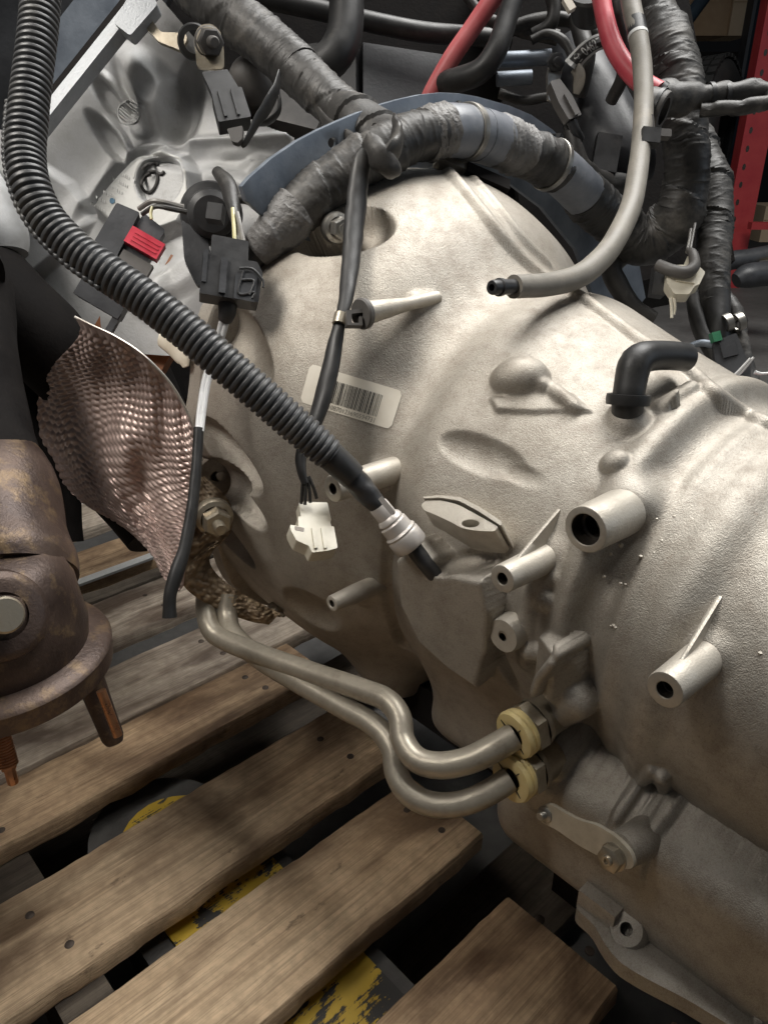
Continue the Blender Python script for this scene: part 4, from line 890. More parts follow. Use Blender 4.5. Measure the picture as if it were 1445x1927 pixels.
# right-hand looms
big = thing('wiring_loom', 'black loom hanging down at right in front of the concrete floor', 'wiring loom', P(1340, 560, .9))
rp = px_path([(1270,225,.96,40),(1312,290,.95,40),(1338,350,.94,38),(1345,420,.93,33),(1342,490,.92,31),(1345,560,.91,27),(1352,620,.90,22),(1356,670,.90,17)], 14)
section(1270,225, 1345,425, 'tape', 1.0, .05, (.05, .003), 31, parent=big, path=rp); section(1345,415, 1342,565, 'tape', 1.0, .02, (.08, .0015), 32, parent=big, path=rp); section(1342,555, 1356,670, 'rubber', 1.0, .04, None, 33, parent=big, path=rp)
mb = MB(); pxtube(mb, [(1312,520,.93,16),(1308,570,.92,16),(1322,620,.91,18),(1345,660,.90,20),(1352,690,.90,18)], n=16, wr=.04); mb.build('side_branch', M['rubber'], big)
mb = MB(); pxtube(mb, [(1362,560,.92,15),(1385,590,.91,16),(1392,640,.905,16),(1402,690,.90,17),(1416,730,.895,17),(1425,770,.89,16)], n=16, wr=.07, seed=6, wrap=(.012,.0012)); mb.build('side_branch', M['tape'], big)
for (u, v) in ((1368,607),(1390,605)): mb = MB(); lathe(mb, P(u, v, .89), unit(UP*.4+RT), [(-.004,.008),(-.004,.0105),(.004,.0105),(.004,.008)], 20); mb.build('clamp_band', M['steel'], big)
loop = thing('wiring_loom', 'slim taped loom sticking out and looping back at the right edge', 'wiring loom', P(1380, 190, .85))
mb = MB(); pxtube(mb, [(1215,190,.84,34),(1262,186,.835,33),(1310,182,.835,24),(1350,178,.835,21),(1395,172,.835,20),(1432,168,.83,17),(1452,176,.825,14),(1446,190,.82,13),(1410,199,.82,14),(1360,204,.825,13),(1318,206,.83,12)], n=22, wr=.06, seed=9, wrap=(.03,.0022)); mb.build('taped_section', M['tape'], loop)
for u in (1336, 1364): mb = MB(); lathe(mb, P(u, 179, .835), unit(RT+UP*.1), [(-.0022,.010),(-.0022,.0134),(.0022,.0134),(.0022,.010)], 24); mb.build('zip_tie', M['black'], loop)
for k, (lab, pts) in enumerate((('dark taped cable behind the grey hose lower bend', [(1180,470,.96,22),(1150,500,.95,20),(1165,540,.95,19),(1195,580,.95,17),(1230,600,.95,14)]), ('black cable rising beside the starter housing', [(1070,215,.92,11),(1080,270,.92,14),(1098,315,.93,17),(1130,340,.95,20),(1175,345,.97,18)]))):
    tubething('dark_cable', lab, 'cable', pts, 'tape', 16, wr=.06, seed=k+3)
# starter-like housing right of the arch
mb = MB(); pxtube(mb, [(1085,100,1.05,56),(1105,170,1.03,62),(1135,240,1.02,66),(1165,310,1.01,68),(1180,350,1.02,50)], n=36, seg=40); mb.build('starter_housing', M['dark_panel'], engine)
mb = MB(); box(mb, Fr(1140, 290, .95, -10), (0, 0, 0), (46, 70, 20), 5); mb.build('housing_plate', M['black'], engine)
mb = MB(); pxtube(mb, [(1150,180,.99,15),(1175,240,.98,16),(1192,300,.98,18)], n=14); mb.build('housing_rib', M['tape'], engine)

# ------------------------------------------------------------------ grey hose with its quick connector
hose = thing('hose', 'dirty tan-grey rubber hose curving down to an open black connector', 'hose', P(1100, 520, .66))
hp_ = px_path([(1182,-30,.83,18),(1190,20,.82,18),(1201,69,.81,18),(1209,130,.80,18),(1211,200,.785,18),(1206,270,.765,18),(1199,329,.745,19),(1186,391,.72,20),(1155,455,.69,21),(1122,495,.665,22),(1083,522,.645,22),(1031,535,.62,22),(990,538,.60,22),(966,539,.59,22)], 14)
mb = MB(); tube(mb, hp_, 26, wr=.012, seed=2, caps=False); e = hp_[-1]; dd = unit(e[:3]-hp_[-4,:3]); tube(mb, np.array([list(e[:3])+[e[3]], list(e[:3]+dd*.0003)+[e[3]*.85], list(e[:3]-dd*.012)+[e[3]*.80]]), 26, seg=6); mb.build('hose_body', M['tan_hose'], hose)
mb = MB(); lathe(mb, e[:3]-dd*.02, dd, [(0,.0058),(.034,.0058),(.0345,.0068),(.0375,.0068),(.038,.0056),(.044,.0056),(.0455,.0050),(.0455,.0028),(.03,.0026)], 26); mb.build('hose_connector', M['black'], hose)
lathe_mb = MB(); i = arcpos(hp_, 1200, 66); d = unit(hp_[i+1,:3]-hp_[i-1,:3]); lathe(lathe_mb, hp_[i,:3], d, [(-.001,.0098),(-.001,.0104),(.003,.0104),(.003,.0098)], 24); lathe_mb.build('white_band', M['white_ink'], hose)
lathe_mb = MB(); lathe(lathe_mb, hp_[i,:3]-d*.011, d, [(-.008,.0098),(-.008,.0102),(.0115,.0102),(.0115,.0098)], 24); bd = lathe_mb.build('print_band', M['black'], hose)
# clamp that ties hose and red cable to the loom
clamp = thing('cable_clamp', 'grey plastic cable clamp gripping the hose below the bright red cable', 'clamp', P(1225, 240, .80))
c0 = P(1236, 205, .80); dx = unit(RT*.8 - UP*.45 - FW*.35)
mb = MB(); lathe(mb, c0, dx, [(-.012,.013),(-.012,.0185),(-.010,.0195),(.006,.0195),(.008,.0185),(.008,.013)], 36); mb.build('clamp_ring', M['cover'], clamp)
mb = MB(); lathe(mb, c0, dx, [(-.001,.0200),(-.001,.0212),(.003,.0212),(.003,.0200)], 36); mb.build('zip_tie', M['black'], clamp)
mb = MB(); fr = Fr(1228, 240, .775, -8); prism(mb, fr, round_poly([(-24,18),(-4,22),(4,-12),(-4,-34),(-30,-30),(-32,-8)], 4), -8, 8, 2); prism(mb, fr, round_poly([(6,-2),(34,0),(36,-14),(8,-16)], 3), -12, 6, 2); mb.build('clamp_latch', M['cover'], clamp)
mb = MB(); fr = Fr(1222, 258, .76, -6); box(mb, fr, (0, 0, 0), (34, 28, 26), 4); mb.build('clamp_foot', M['black'], clamp)
mb = MB(); lathe(mb, P(1240, 174, .815), unit(RT*.8-UP*.6), [(-.002,.010),(-.002,.0128),(.003,.0128),(.003,.010)], 26); mb.build('cable_grommet', M['black'], clamp)

# ------------------------------------------------------------------ strip tag with the number, bracket and plug at top right
tagt = thing('cable_tag', 'white strip tag printed 04627 wrapped on a dark cable', 'tag', P(1100, 100, .93))
def tagpt(x, y): # x along 0..1, y across 0..1 (top to bottom)
    c = catmull(np.array([[1074,124],[1094,101],[1116,83],[1139,74]], float), 10); k = x*(len(c)-1); i = min(int(k), len(c)-2); p = c[i]*(1-k+i)+c[i+1]*(k-i); t = unit(c[i+1]-c[i]); n_ = np.array([-t[1], t[0]])
    q = p + n_*(y-.5)*31; return P(q[0], q[1], .93 - .012*math.sin(math.pi*np.clip(y, 0, 1)) + .008*abs(y-.5))
V = np.array([[tagpt(x, y) for y in np.linspace(0, 1, 9)] for x in np.linspace(0, 1, 20)]); mb = MB(); grid(mb, V); mb.build('strip', M['white_ink'], tagt)
lift = lambda p, k: p + unit(CAM-p)*k
mb = MB(); V = np.array([[lift(tagpt(x, y), .0006) for y in np.linspace(.14, .86, 7)] for x in np.linspace(.10, .90, 20)]); grid(mb, V); mb.build('print_ground', M['ink'], tagt)
mb = MB(); text_on(mb, '04627', lambda x, y: lift(tagpt(.38+.48*x, .20+.60*y), .0011), .012); mb.build('number', M['white_ink'], tagt)
mb = MB(); pc = (.235, .5)
pent = [(pc[0]+.085*math.sin(a), pc[1]-.34*math.cos(a)) for a in np.arange(5)/5*2*math.pi]
for k in range(5):
    a, b = pent[k], pent[(k+1) % 5]; g_ = .12; mid = pc; q = [tuple(np.array(pc)*g_+np.array(p_)*(1-g_)) for p_ in (a, b)]
    A = np.array(a)*.94+np.array(b)*.06; B = np.array(b)*.94+np.array(a)*.06; C_ = np.array(pc)+((A+B)/2-np.array(pc))*.12
    mb.add([lift(tagpt(*A), .0011), lift(tagpt(*B), .0011), lift(tagpt(*C_), .0011)], [(0, 1, 2)], False)
mb.build('star_emblem', M['white_ink'], tagt)
tubething('dark_cable', 'dark cable carrying the white strip tag', 'cable', [(1085,30,.97,16),(1096,70,.965,17),(1104,100,.96,17),(1096,140,.965,17),(1090,180,.98,15)], 'tape', 16, wr=.04)
mb = MB(); pxtube(mb, [(1082,126,.925,11),(1090,140,.925,12),(1088,160,.93,11),(1084,176,.935,6)], n=12, flat=.2); mb.build('tag_tail', M['tan_hose'], tagt)
sb = thing('sensor_plug', 'grey plug on a zinc bracket between the blue rods and the tag', 'plug', P(1070, 210, .9))
mb = MB(); fr = Fr(1045, 128, .93, -14, 0, 25); prism(mb, fr, round_poly([(-10,26),(6,30),(14,14),(14,-20),(24,-60),(0,-62),(-14,-20),(-16,10)], 4), -3, 3, 1); brk = mb.build('bracket', M['steel'], sb)
mb = MB(); p = P(1044, 116, .925); d = unit(CAM-p+RT*.35); hexnut(mb, p, d, .011, .008); lathe(mb, p, d, [(0,.006),(.016,.006),(.017,.004),(.017,0)], 18); mb.build('bolt', M['black'], brk)
mb = MB(); fr = Fr(1060, 192, .905, 28, 0, 15); prism(mb, fr, round_poly([(-12,42),(10,40),(17,0),(15,-38),(-15,-38),(-17,0)], 3), -10, 10, 2); box(mb, fr, (3, -14, 12), (9, 44, 6), 1.5); mb.build('plug_body', M['cover'], sb)
mb = MB(); pxtube(mb, [(1075,226,.905,10),(1083,245,.91,9),(1090,262,.92,10)], n=12); mb.build('boot', M['black'], sb)

# ------------------------------------------------------------------ position sensor on its bracket, upper left
sp_ = thing('sensor_plug', 'black square plug hanging from a bolted zinc bracket at upper left', 'plug', P(420, 230, .74))
mb = MB(); fr = Fr(300, 78, .765, -12, 0, 0); prism(mb, fr, round_poly([(-56,28),(-30,20),(0,-2),(46,-10),(52,14),(46,24),(0,16),(-28,42),(-52,62)], 6), -5, 5, 1.5); arm = mb.build('bracket_arm', M['tan_steel'], sp_)
mb = MB(); fr = Fr(393, 92, .735, 4, 0, 10); prism(mb, fr, round_poly([(-26,22),(-14,44),(8,48),(24,34),(28,0),(26,-38),(-24,-38)], 9), -3, 3, 1.2); mb.build('bracket_plate', M['tan_steel'], sp_)
mb = MB(); p = P(366, 78, .752); d = unit(CAM-p); lathe(mb, p-d*.01, d, [(0,.016),(.010,.0165),(.013,.015),(.014,.010)], 30); mb.build('rubber_grommet', M['rubber'], sp_)
mb = MB(); p = P(392, 78, .732); d = unit(CAM-p+RT*.25); lathe(mb, p, d, [(0,.0135),(.003,.0135),(.004,.0125)], 28); hexnut(mb, p+d*.003, d, .0125, .010); lathe(mb, p+d*.012, d, [(0,.0055),(.009,.0052),(.011,.004),(.011,0)], 16); mb.build('bolt', M['cover'], sp_)
mb = MB(); fr = Fr(425, 190, .72, 16, -10, 12)
prism(mb, fr, round_poly([(-30,62),(18,62),(32,10),(-22,10)], 2), -8, 8, 2); prism(mb, fr, round_poly([(-24,14),(34,14),(36,-52),(-26,-54)], 4), -20, 16, 3)
for x in (-10, 14): box(mb, fr, (x, -18, 17), (5, 56, 5), 1.5)
mb.build('plug_body', M['black'], sp_, angle=32)
mb = MB(); fr = Fr(446, 252, .705, 12, 0, 0); prism(mb, fr, round_poly([(-16,10),(14,10),(8,-14),(-2,-20),(-12,-14)], 3), -8, 8, 3); mb.build('plug_tip', M['cover'], sp_)
strap('rubber_strap', [(526,134,.73,6),(520,165,.725,15),(505,195,.72,17),(482,230,.715,13),(462,268,.71,8),(455,276,.71,4)], 'rubber', sp_, .3)
strap('rubber_strap', [(524,170,.74,8),(525,205,.74,13),(505,228,.74,14),(480,232,.74,9)], 'rubber', sp_, .35)

# ------------------------------------------------------------------ two-piece plug below the round plug, with white wires into a black sleeve
pg = thing('wiring_plug', 'black latch plug with white wires running into a long black sleeve', 'plug', P(430, 520, .62))
mb = MB(); fr = Fr(436, 520, .635, -3, -6, 14)
prism(mb, fr, round_poly([(-42,70),(26,68),(28,20),(-42,20)], 4), -24, 14, 2.5); prism(mb, fr, round_poly([(-56,28),(44,28),(56,8),(52,-50),(-56,-48)], 4), -28, 20, 3)
body = mb.build('plug_body', M['black'], pg, angle=32)
mb = MB(); box(mb, fr, (-16, -10, 22), (12, 66, 8), 2); box(mb, fr, (-50, 5, 20), (8, 62, 6), 2); prism(mb, fr, round_poly([(6,-2),(46,4),(44,-52),(6,-50)], 2), 18, 24, 1.2); mb.build('latch_plate', M['dark_panel'], body, angle=32)
mb = MB()
for pts in ([(20,4),(14,-40),(42,-34),(40,-46)], [(16,-14),(40,-12),(34,-40)], [(12,8),(36,10),(56,-8),(58,-22)]): tube(mb, catmull(np.array([list(fr.p(x, y, 25))+[.0011] for x, y in pts]), 6), 8)
mb.build('latch', M['black'], body)
mb = MB(); pxtube(mb, [(428,560,.64,18),(428,585,.64,17),(424,600,.645,14)], n=18); mb.build('seal_boot', M['black'], pg)
mb = MB(); pxtube(mb, [(408,322,.72,10),(428,345,.71,16),(436,372,.70,15),(440,398,.69,12),(446,425,.68,8)], n=16, wr=.05); mb.build('taped_lead', M['tape'], pg)
wires(pg, [[(438,392,.685,4),(440,420,.675,4),(442,458,.655,4)]], 'yellow_wire'); wires(pg, [[(446,400,.68,4.5),(452,425,.67,4.5),(460,462,.65,4.5)], [(442,398,.69,4.5),(450,430,.675,4.5),(452,462,.655,4.5)]], 'grey_wire')
wires(pg, [[(420,592,.645,5.5),(412,625,.645,5.5),(398,670,.645,5.5),(384,720,.64,6),(376,770,.632,6),(372,812,.625,6)], [(430,592,.645,5.5),(420,628,.645,5.5),(406,672,.645,5.5),(391,722,.64,6),(383,770,.632,6),(378,812,.625,6)]], 'white_wire', 'wire', 10)
mb = MB(); pxtube(mb, [(374,806,.626,12),(371,860,.622,12),(366,920,.618,13),(357,985,.613,14),(345,1040,.608,15),(330,1085,.603,17),(321,1115,.60,15),(319,1140,.60,15),(319,1162,.60,17)], n=18, wr=.03, flat=.8); mb.build('sleeve', M['rubber'], pg)
# grey module with red lock on the block
mod = thing('wiring_plug', 'dark grey plug with a bright red lock beside the corrugated conduit', 'plug', P(240, 470, .70))
mb = MB(); fr = Fr(242, 458, .715, -27, -8, 10)
prism(mb, fr, round_poly([(-52,54),(-8,60),(-2,-62),(-50,-56)], 4), -30, 12, 3); prism(mb, fr, round_poly([(-4,66),(44,58),(46,-40),(-4,-62)], 4), -26, 4, 3); body = mb.build('plug_body', M['dark_panel'], mod, angle=32)
mb = MB(); box(mb, fr, (28, 12, 8), (66, 34, 22), 2); rl = mb.build('red_lock', M['redclip'], mod)
mb = MB()
for y in (4, 12, 20): box(mb, fr, (30, y, 19.5), (50, 2.4, 3), .6)
mb.build('lock_ribs', M['redclip'], rl)
mb = MB(); box(mb, fr, (30, -42, 2), (60, 52, 16), 3); mb.build('plug_cap', M['cover'], mod)
mb = MB(); fr2 = Fr(195, 560, .72, -30, 0, 10); box(mb, fr2, (0, 0, 0), (90, 44, 40), 3); box(mb, fr2, (40, -30, 6), (12, 40, 20), 2); mb.build('mounting_foot', M['dark_panel'], mod)
for k, pts in enumerate(([(262,392,.71,5),(285,378,.70,5),(310,380,.70,5),(345,390,.71,6)], [(268,402,.71,4.5),(292,388,.70,4.5),(320,392,.70,5),(350,398,.71,5)], [(285,412,.70,3),(284,400,.70,3),(287,388,.70,3)])):
    wires(mod, [pts], ('grey_wire', 'tape', 'yellow_wire')[k])

# ------------------------------------------------------------------ corrugated conduit and speed sensor
con = thing('corrugated_conduit', 'long corrugated black conduit ending in a satin metal sensor on the gearbox', 'conduit', P(600, 830, .56))
cp = px_path([(60,-420,.62,36),(74,-220,.58,36),(78,-60,.55,36),(76,0,.545,36),(70,70,.54,36),(60,150,.535,36),(52,220,.53,37),(48,290,.525,37),(58,350,.52,37),(88,412,.52,37),(140,468,.52,37),(200,512,.52,37),(270,560,.522,37),(345,618,.525,37),(420,682,.528,36.5),(490,742,.533,36),(550,795,.54,35),(600,838,.546,33),(622,858,.549,31)], 16)
L = np.linalg.norm(np.diff(cp[:, :3], axis=0), axis=1).sum(); pitch = .0049
def corr(t):
    x = (t/pitch) % 1.0; return .865 + .135*sst(np.minimum(x, 1-x)*4.2 - .25)
mb = MB(); tube(mb, cp, 32, seg=int(L/pitch*11), prof=corr, wr=.006, seed=5); mb.build('corrugated_tube', M['conduit'], con, angle=70)
mb = MB(); pxtube(mb, [(612,848,.548,28),(632,866,.551,28),(652,885,.554,27),(664,897,.556,26)], n=28, seg=20); mb.build('cuff', M['rubber'], con)
mb = MB(); pxtube(mb, [(654,888,.556,22),(672,908,.558,23),(692,930,.560,22),(712,952,.562,18),(722,962,.563,16)], n=26, seg=60, wr=.07, seed=12, wf=1.4); mb.build('taped_end', M['black'], con)
ss = cp[arcpos(cp, 52, 200):arcpos(cp, 215, 522)].copy(); tn = np.gradient(ss[:, :3], axis=0); tn /= np.linalg.norm(tn, axis=1)[:, None]; sd_ = np.cross(tn, FW); sd_ /= np.linalg.norm(sd_, axis=1)[:, None]
if (sd_ @ RT).mean() > 0: sd_ = -sd_
ss[:, :3] += sd_*(ss[:, 3:]*.86) - FW*ss[:, 3:]*.42; ss[:, 3] = .0021; mb = MB(); Ls = np.linalg.norm(np.diff(ss[:, :3], axis=0), axis=1).sum(); tube(mb, ss, 10, seg=int(Ls/pitch*8), prof=lambda t: .75+.35*sst(np.abs((t/pitch) % 1.0-.5)*2.6)); mb.build('split_seam', M['conduit'], con, angle=70)
o_ = P(712, 952, .5625); dS = unit(P(836, 1100, .579)-o_); k = .5625/FPX
mb = MB(); lathe(mb, o_, dS, [(-4*k,10*k),(-4*k,18*k),(0,20*k),(26*k,20*k),(30*k,24*k),(36*k,26*k),(40*k,25*k),(43*k,28*k),(62*k,29*k),(66*k,33*k),(70*k,32*k),(74*k,34*k),(98*k,34*k),(102*k,32*k),(103*k,14*k)], 36); sn = mb.build('sensor_body', M['sensor'], con, angle=28)
mb = MB(); f = Fr.world(o_+dS*8*k, np.cross(dS, unit(CAM-o_)), dS, unit(CAM-o_)); box(mb, f, (-12*k, 2*k, 14*k), (10*k, 40*k, 10*k), 2*k); mb.build('key_tab', M['sensor'], sn)
mb = MB(); q = o_+dS*100*k; tube(mb, np.array([list(q)+[17*k], list(P(800,1060,.572))+[16*k], list(P(818,1082,.577))+[15.5*k], list(P(834,1098,.590))+[15*k]]), 22, seg=14); mb.build('sensor_rod', M['black'], con)

# ------------------------------------------------------------------ thin lead hanging in front with its ivory plug
lead = thing('wiring_lead', 'flat black lead hanging down the gearbox to an ivory plug', 'wiring lead', P(600, 1000, .61))
mb = MB(); pxtube(mb, [(722,286,.655,8),(700,282,.652,14),(683,300,.65,18),(674,350,.648,19.5),(668,410,.642,20),(662,470,.632,18),(657,520,.622,16.5),(650,565,.612,14),(641,600,.606,11.5),(632,640,.604,15),(622,690,.602,18.5),(610,740,.60,19.5),(594,790,.598,18),(574,835,.596,16),(566,862,.594,14),(568,888,.592,11),(574,910,.592,9)], n=20, flat=.72, wr=.03, seed=4, twist=6); mb.build('sleeve', M['rubber'], lead)
q = P(641, 601, .604); dT = unit(P(633, 632, .604)-P(648, 570, .611)); mb = MB(); lathe(mb, q, dT, [(-.0044,.004),(-.0044,.0060),(.0044,.0060),(.0044,.004)], 24); mb.build('metal_band', M['tan_steel'], lead)
clip = thing('cable_clip', 'small grey clip holding the black lead to a cast stud', 'clip', P(665, 600, .60))
mb = MB(); fr = Fr(664, 600, .597, 4, 0, 12); prism(mb, fr, round_poly([(-14,14),(18,16),(18,9),(-4,7),(-4,-10),(10,-10),(10,2),(16,2),(16,-15),(-14,-14)], 1.5), -14, 12, 1.2); mb.build('clip_body', M['cover'], clip)
p_, n_, t_ = None, None, None; mb = MB(); lathe(mb, e6 + unit(SX)*.0005, unit(SX), [(-.003, .0055), (-.003, .0118), (.0005, .0122), (.002, .0112), (.002, .003)], 30); mb.build('clip_washer', M['cover'], clip)
wires(lead, [[(570,893,.592,3.2),(569,915,.593,3.2),(567,948,.596,3.2)], [(574,895,.590,3.2),(575,920,.592,3.2),(574,950,.594,3.2)], [(578,897,.591,3.2),(582,920,.593,3.2),(584,946,.595,3.2)], [(581,896,.592,3.2),(590,918,.594,3.2),(596,938,.597,3.2)]], 'tape')
mb = MB(); fr = Fr(592, 1000, .595, 12, -32, 24)
prism(mb, fr, round_poly([(-26,58),(-2,60),(-2,14),(-26,12)], 4), -16, 12, 1.5); prism(mb, fr, round_poly([(0,66),(34,66),(36,24),(28,18),(-2,16)], 3), -20, 2, 1.5)
prism(mb, fr, round_poly([(-32,24),(28,26),(30,-2),(-34,-4)], 3), -20, 14, 2); prism(mb, fr, round_poly([(-50,4),(-20,-2),(34,2),(34,-46),(14,-52),(-16,-56),(-20,-42),(-42,-30),(-50,-8)], 3), -18, 16, 2)
for x in (-8, 10): box(mb, fr, (x, -26, 17), (6, 44, 5), 1.5)
ivp = mb.build('ivory_plug', M['ivory'], lead, angle=32)
mb = MB(); prism(mb, fr, round_poly([(-42,1),(-24,-3),(-26,-12),(-42,-8)], 2), 15.5, 16.5, .3); box(mb, fr, (16, 64, -4), (20, 5, 8), .5); mb.build('plug_opening', M['bore'], ivp)
wr_ = thing  # second ivory plug at right
pr = thing('wiring_plug', 'ivory plug with looped grey wires in front of the concrete floor', 'plug', P(1280, 530, .85))
mb = MB(); fr = Fr(1282, 534, .86, -14, -8, -12); prism(mb, fr, round_poly([(-32,26),(20,34),(36,22),(30,-4),(22,-8),(16,-26),(-10,-30),(-28,-10)], 4), -18, 16, 2.5); box(mb, fr, (4, 8, 17), (34, 26, 6), 2); prism(mb, fr, round_poly([(0,54),(14,56),(20,34),(-4,32)], 3), -8, 8, 2); mb.build('plug_body', M['ivory'], pr, angle=32)
wires(pr, [[(1238,498,.86,11),(1262,508,.85,12),(1290,512,.845,12),(1306,500,.845,11),(1304,478,.85,9),(1296,470,.86,6)]], 'cover', 'taped_lead', 14)
wires(pr, [[(1262,560,.86,3.5),(1264,580,.86,3.5),(1264,598,.86,3)], [(1268,560,.86,3.5),(1270,578,.86,3),(1268,592,.86,2.5)]], 'ivory', 'terminal')
wires(pr, [[(1300,430,.88,2.5),(1296,455,.87,2.5),(1292,475,.86,2.5)], [(1308,420,.88,2.5),(1302,450,.87,2.5),(1298,476,.86,2.5)]], 'grey_wire')
mb = MB(); box(mb, Fr(1238, 530, .88, -8), (0, 0, 0), (24, 56, 24), 3); mb.build('plug_holder', M['black'], pr)
cn = thing('wiring_plug', 'dark grey plug with a green tab and bare pins at the right edge', 'plug', P(1375, 680, .88))
mb = MB(); fr = Fr(1372, 686, .885, 12, -6, -14); prism(mb, fr, round_poly([(-22,46),(22,52),(30,-20),(24,-44),(-16,-44),(-26,0)], 4), -20, 18, 2.5); box(mb, fr, (2, 26, 19), (26, 30, 5), 2); body = mb.build('plug_body', M['dark_panel'], cn, angle=32)
mb = MB(); box(mb, Fr(1346, 634, .88, 15), (0, 0, 0), (16, 18, 16), 2); mb.build('green_tab', worn('green_plastic', (.03,.16,.08), (.045,.2,.1), 90), cn)
wires(cn, [[(1372,716,.87,3),(1392,696,.865,3),(1412,674,.86,2.5)], [(1376,718,.87,3),(1398,696,.865,3),(1418,672,.86,2.5)], [(1420,700,.87,4),(1432,703,.87,3),(1446,702,.87,2.5)]], 'white_wire', 'pin')
mb = MB(); pxtube(mb, [(1296,652,.90,6),(1320,645,.895,7),(1345,650,.89,8)], n=10); mb.build('blue_lead', M['plate'], cn)
mb = MB(); box(mb, Fr(1426, 764, .87, 0, 0, 0), (0, 0, 0), (36, 22, 24), 3); o = mb.build('plug_cap', M['pink']); tag(o, 'small pink plastic cap behind the top of the gearbox', 'cap')

# ------------------------------------------------------------------ heat shield with pressed dimples
hs = thing('heat_shield', 'brown dimpled metal heat shield curling beside the gearbox flange', 'heat shield', P(280, 1000, .68))
def curve(pts, n): return resample(catmull(np.array([list(P(u, v, d)) for u, v, d in pts]), 16), n)[0]
NU, NV = 230, 420
topc = curve([(141,596,.635),(175,613,.632),(215,632,.632),(262,662,.636),(305,702,.645),(335,742,.655),(356,785,.665),(366,815,.67)], NU)
botc = curve([(262,990,.74),(285,1030,.715),(305,1075,.695),(322,1108,.685),(335,1112,.68),(345,1104,.678)], NU)
left = curve([(141,596,.635),(150,630,.66),(100,690,.74),(72,760,.80),(88,850,.83),(150,940,.81),(262,990,.75)], NV)
right = curve([(366,815,.67),(370,870,.675),(366,930,.68),(360,990,.682),(352,1050,.68),(345,1104,.678)], NV)
U = np.linspace(0, 1, NU)[:, None, None]; T = np.linspace(0, 1, NV)[None, :, None]
S = (1-T)*topc[:, None] + T*botc[:, None] + (1-U)*left[None] + U*right[None] - ((1-U)*(1-T)*topc[0] + U*(1-T)*topc[-1] + (1-U)*T*botc[0] + U*T*botc[-1])
u_, t__ = U[..., 0], T[..., 0]
toward = (CAM-S); toward /= np.linalg.norm(toward, axis=-1)[..., None]
fold = .020*np.exp(-((u_-.50-.10*np.sin(t__*5))/.13)**2)*np.exp(-((t__-.5)/.32)**2) - .018*np.exp(-((u_-.70)/.15)**2)*np.exp(-((t__-.45)/.22)**2) + .012*np.exp(-((u_-.3)/.12)**2)*np.exp(-((t__-.75)/.2)**2) + .006*np.sin(u_*7+t__*9) + .005*np.sin(u_*17+t__*6)*t__**3 + .002*np.sin(u_*31-t__*21)
S = S + toward*fold[..., None]
gu = np.gradient(S, axis=0); gt = np.gradient(S, axis=1); Nn = np.cross(gu, gt); Nn /= np.linalg.norm(Nn, axis=-1)[..., None]+1e-12
if (Nn*toward).sum() < 0: Nn = -Nn
arcU = np.cumsum(np.linalg.norm(gu, axis=-1), 0); arcT = np.cumsum(np.linalg.norm(gt, axis=-1), 1); au = arcU/arcU[-1]*.112; at_ = arcT/arcT[:, -1:]*.225
pch = .0060; q2 = at_/(pch*.866); row = np.floor(q2); bestd = np.full(au.shape, 9.0)
for dr in (-1, 0, 1, 2):
    rr_ = row+dr; cxx = (np.floor(au/pch - .5*(rr_ % 2)) + .5*(rr_ % 2)); 
    for k in (0, 1): bestd = np.minimum(bestd, np.hypot(au-(cxx+k)*pch, at_-rr_*pch*.866))
edge = np.minimum(1, np.minimum(u_*0+1, 1)*sst((1-u_)*14)*sst(t__*16))
S = S + Nn*(.0021*edge*sst(1.15-bestd/(pch*.56)))[..., None]
mb = MB(); grid(mb, S); mb.build('shield_sheet', M['shield'], hs, angle=80)
mb = MB(); ed = np.concatenate([topc, right[1:]]); tube(mb, np.array([list(p)+[.0011] for p in ed[:int(NU*1.15)]]), 8); mb.build('rolled_edge', M['edge'], hs)
ea = curve([(366,900,.705),(363,985,.70),(352,1050,.70),(343,1098,.70),(395,1140,.712),(465,1168,.726),(506,1176,.735)], 150)
eb = curve([(386,896,.713),(432,945,.716),(434,1000,.716),(396,1045,.712),(408,1080,.716),(458,1118,.724),(528,1154,.738)], 150)
wq = np.linspace(0, 1, 34)[None, :, None]; Sw = ea[:, None]*(1-wq) + eb[:, None]*wq; tw_ = CAM-Sw; tw_ /= np.linalg.norm(tw_, axis=-1)[..., None]
sc_ = np.random.default_rng(3).uniform(0, 1, (420, 2)); dd_ = np.full(Sw.shape[:2], 9.0); ii, jj = np.meshgrid(np.linspace(0, 1, 150), np.linspace(0, 1, 34), indexing='ij')
for a_, b_ in sc_: dd_ = np.minimum(dd_, np.hypot((ii-a_)*7.5, jj-b_))
Sw = Sw + tw_*(.006*np.sin(math.pi*jj)**.6 + .0022*sst(1-dd_/.11) + .002*np.sin(ii*40+jj*5))[..., None]
mb = MB(); grid(mb, Sw); tw = mb.build('heat_wrap', M['tan_shield'], hs, angle=80)
t = NT('scaly_heat_wrap'); vv = t.voro(150, t.mapped((1,1,1.3))); c = t.mix(t.ramp(vv, [(.2, 1.0), (.75, 0.0)]), (.20, .14, .085), (.42, .32, .21)); tw.data.materials[0] = t.set(c, .55, .15, t.bump(t.math('MULTIPLY', vv, -1.0), .35, .002))
mb = MB(); pxtube(mb, [(300,640,.72,12),(330,652,.715,24),(345,672,.71,22),(350,690,.71,10)], n=20, flat=.4, wr=.1); mb.build('torn_tab', M['ivory'], hs)
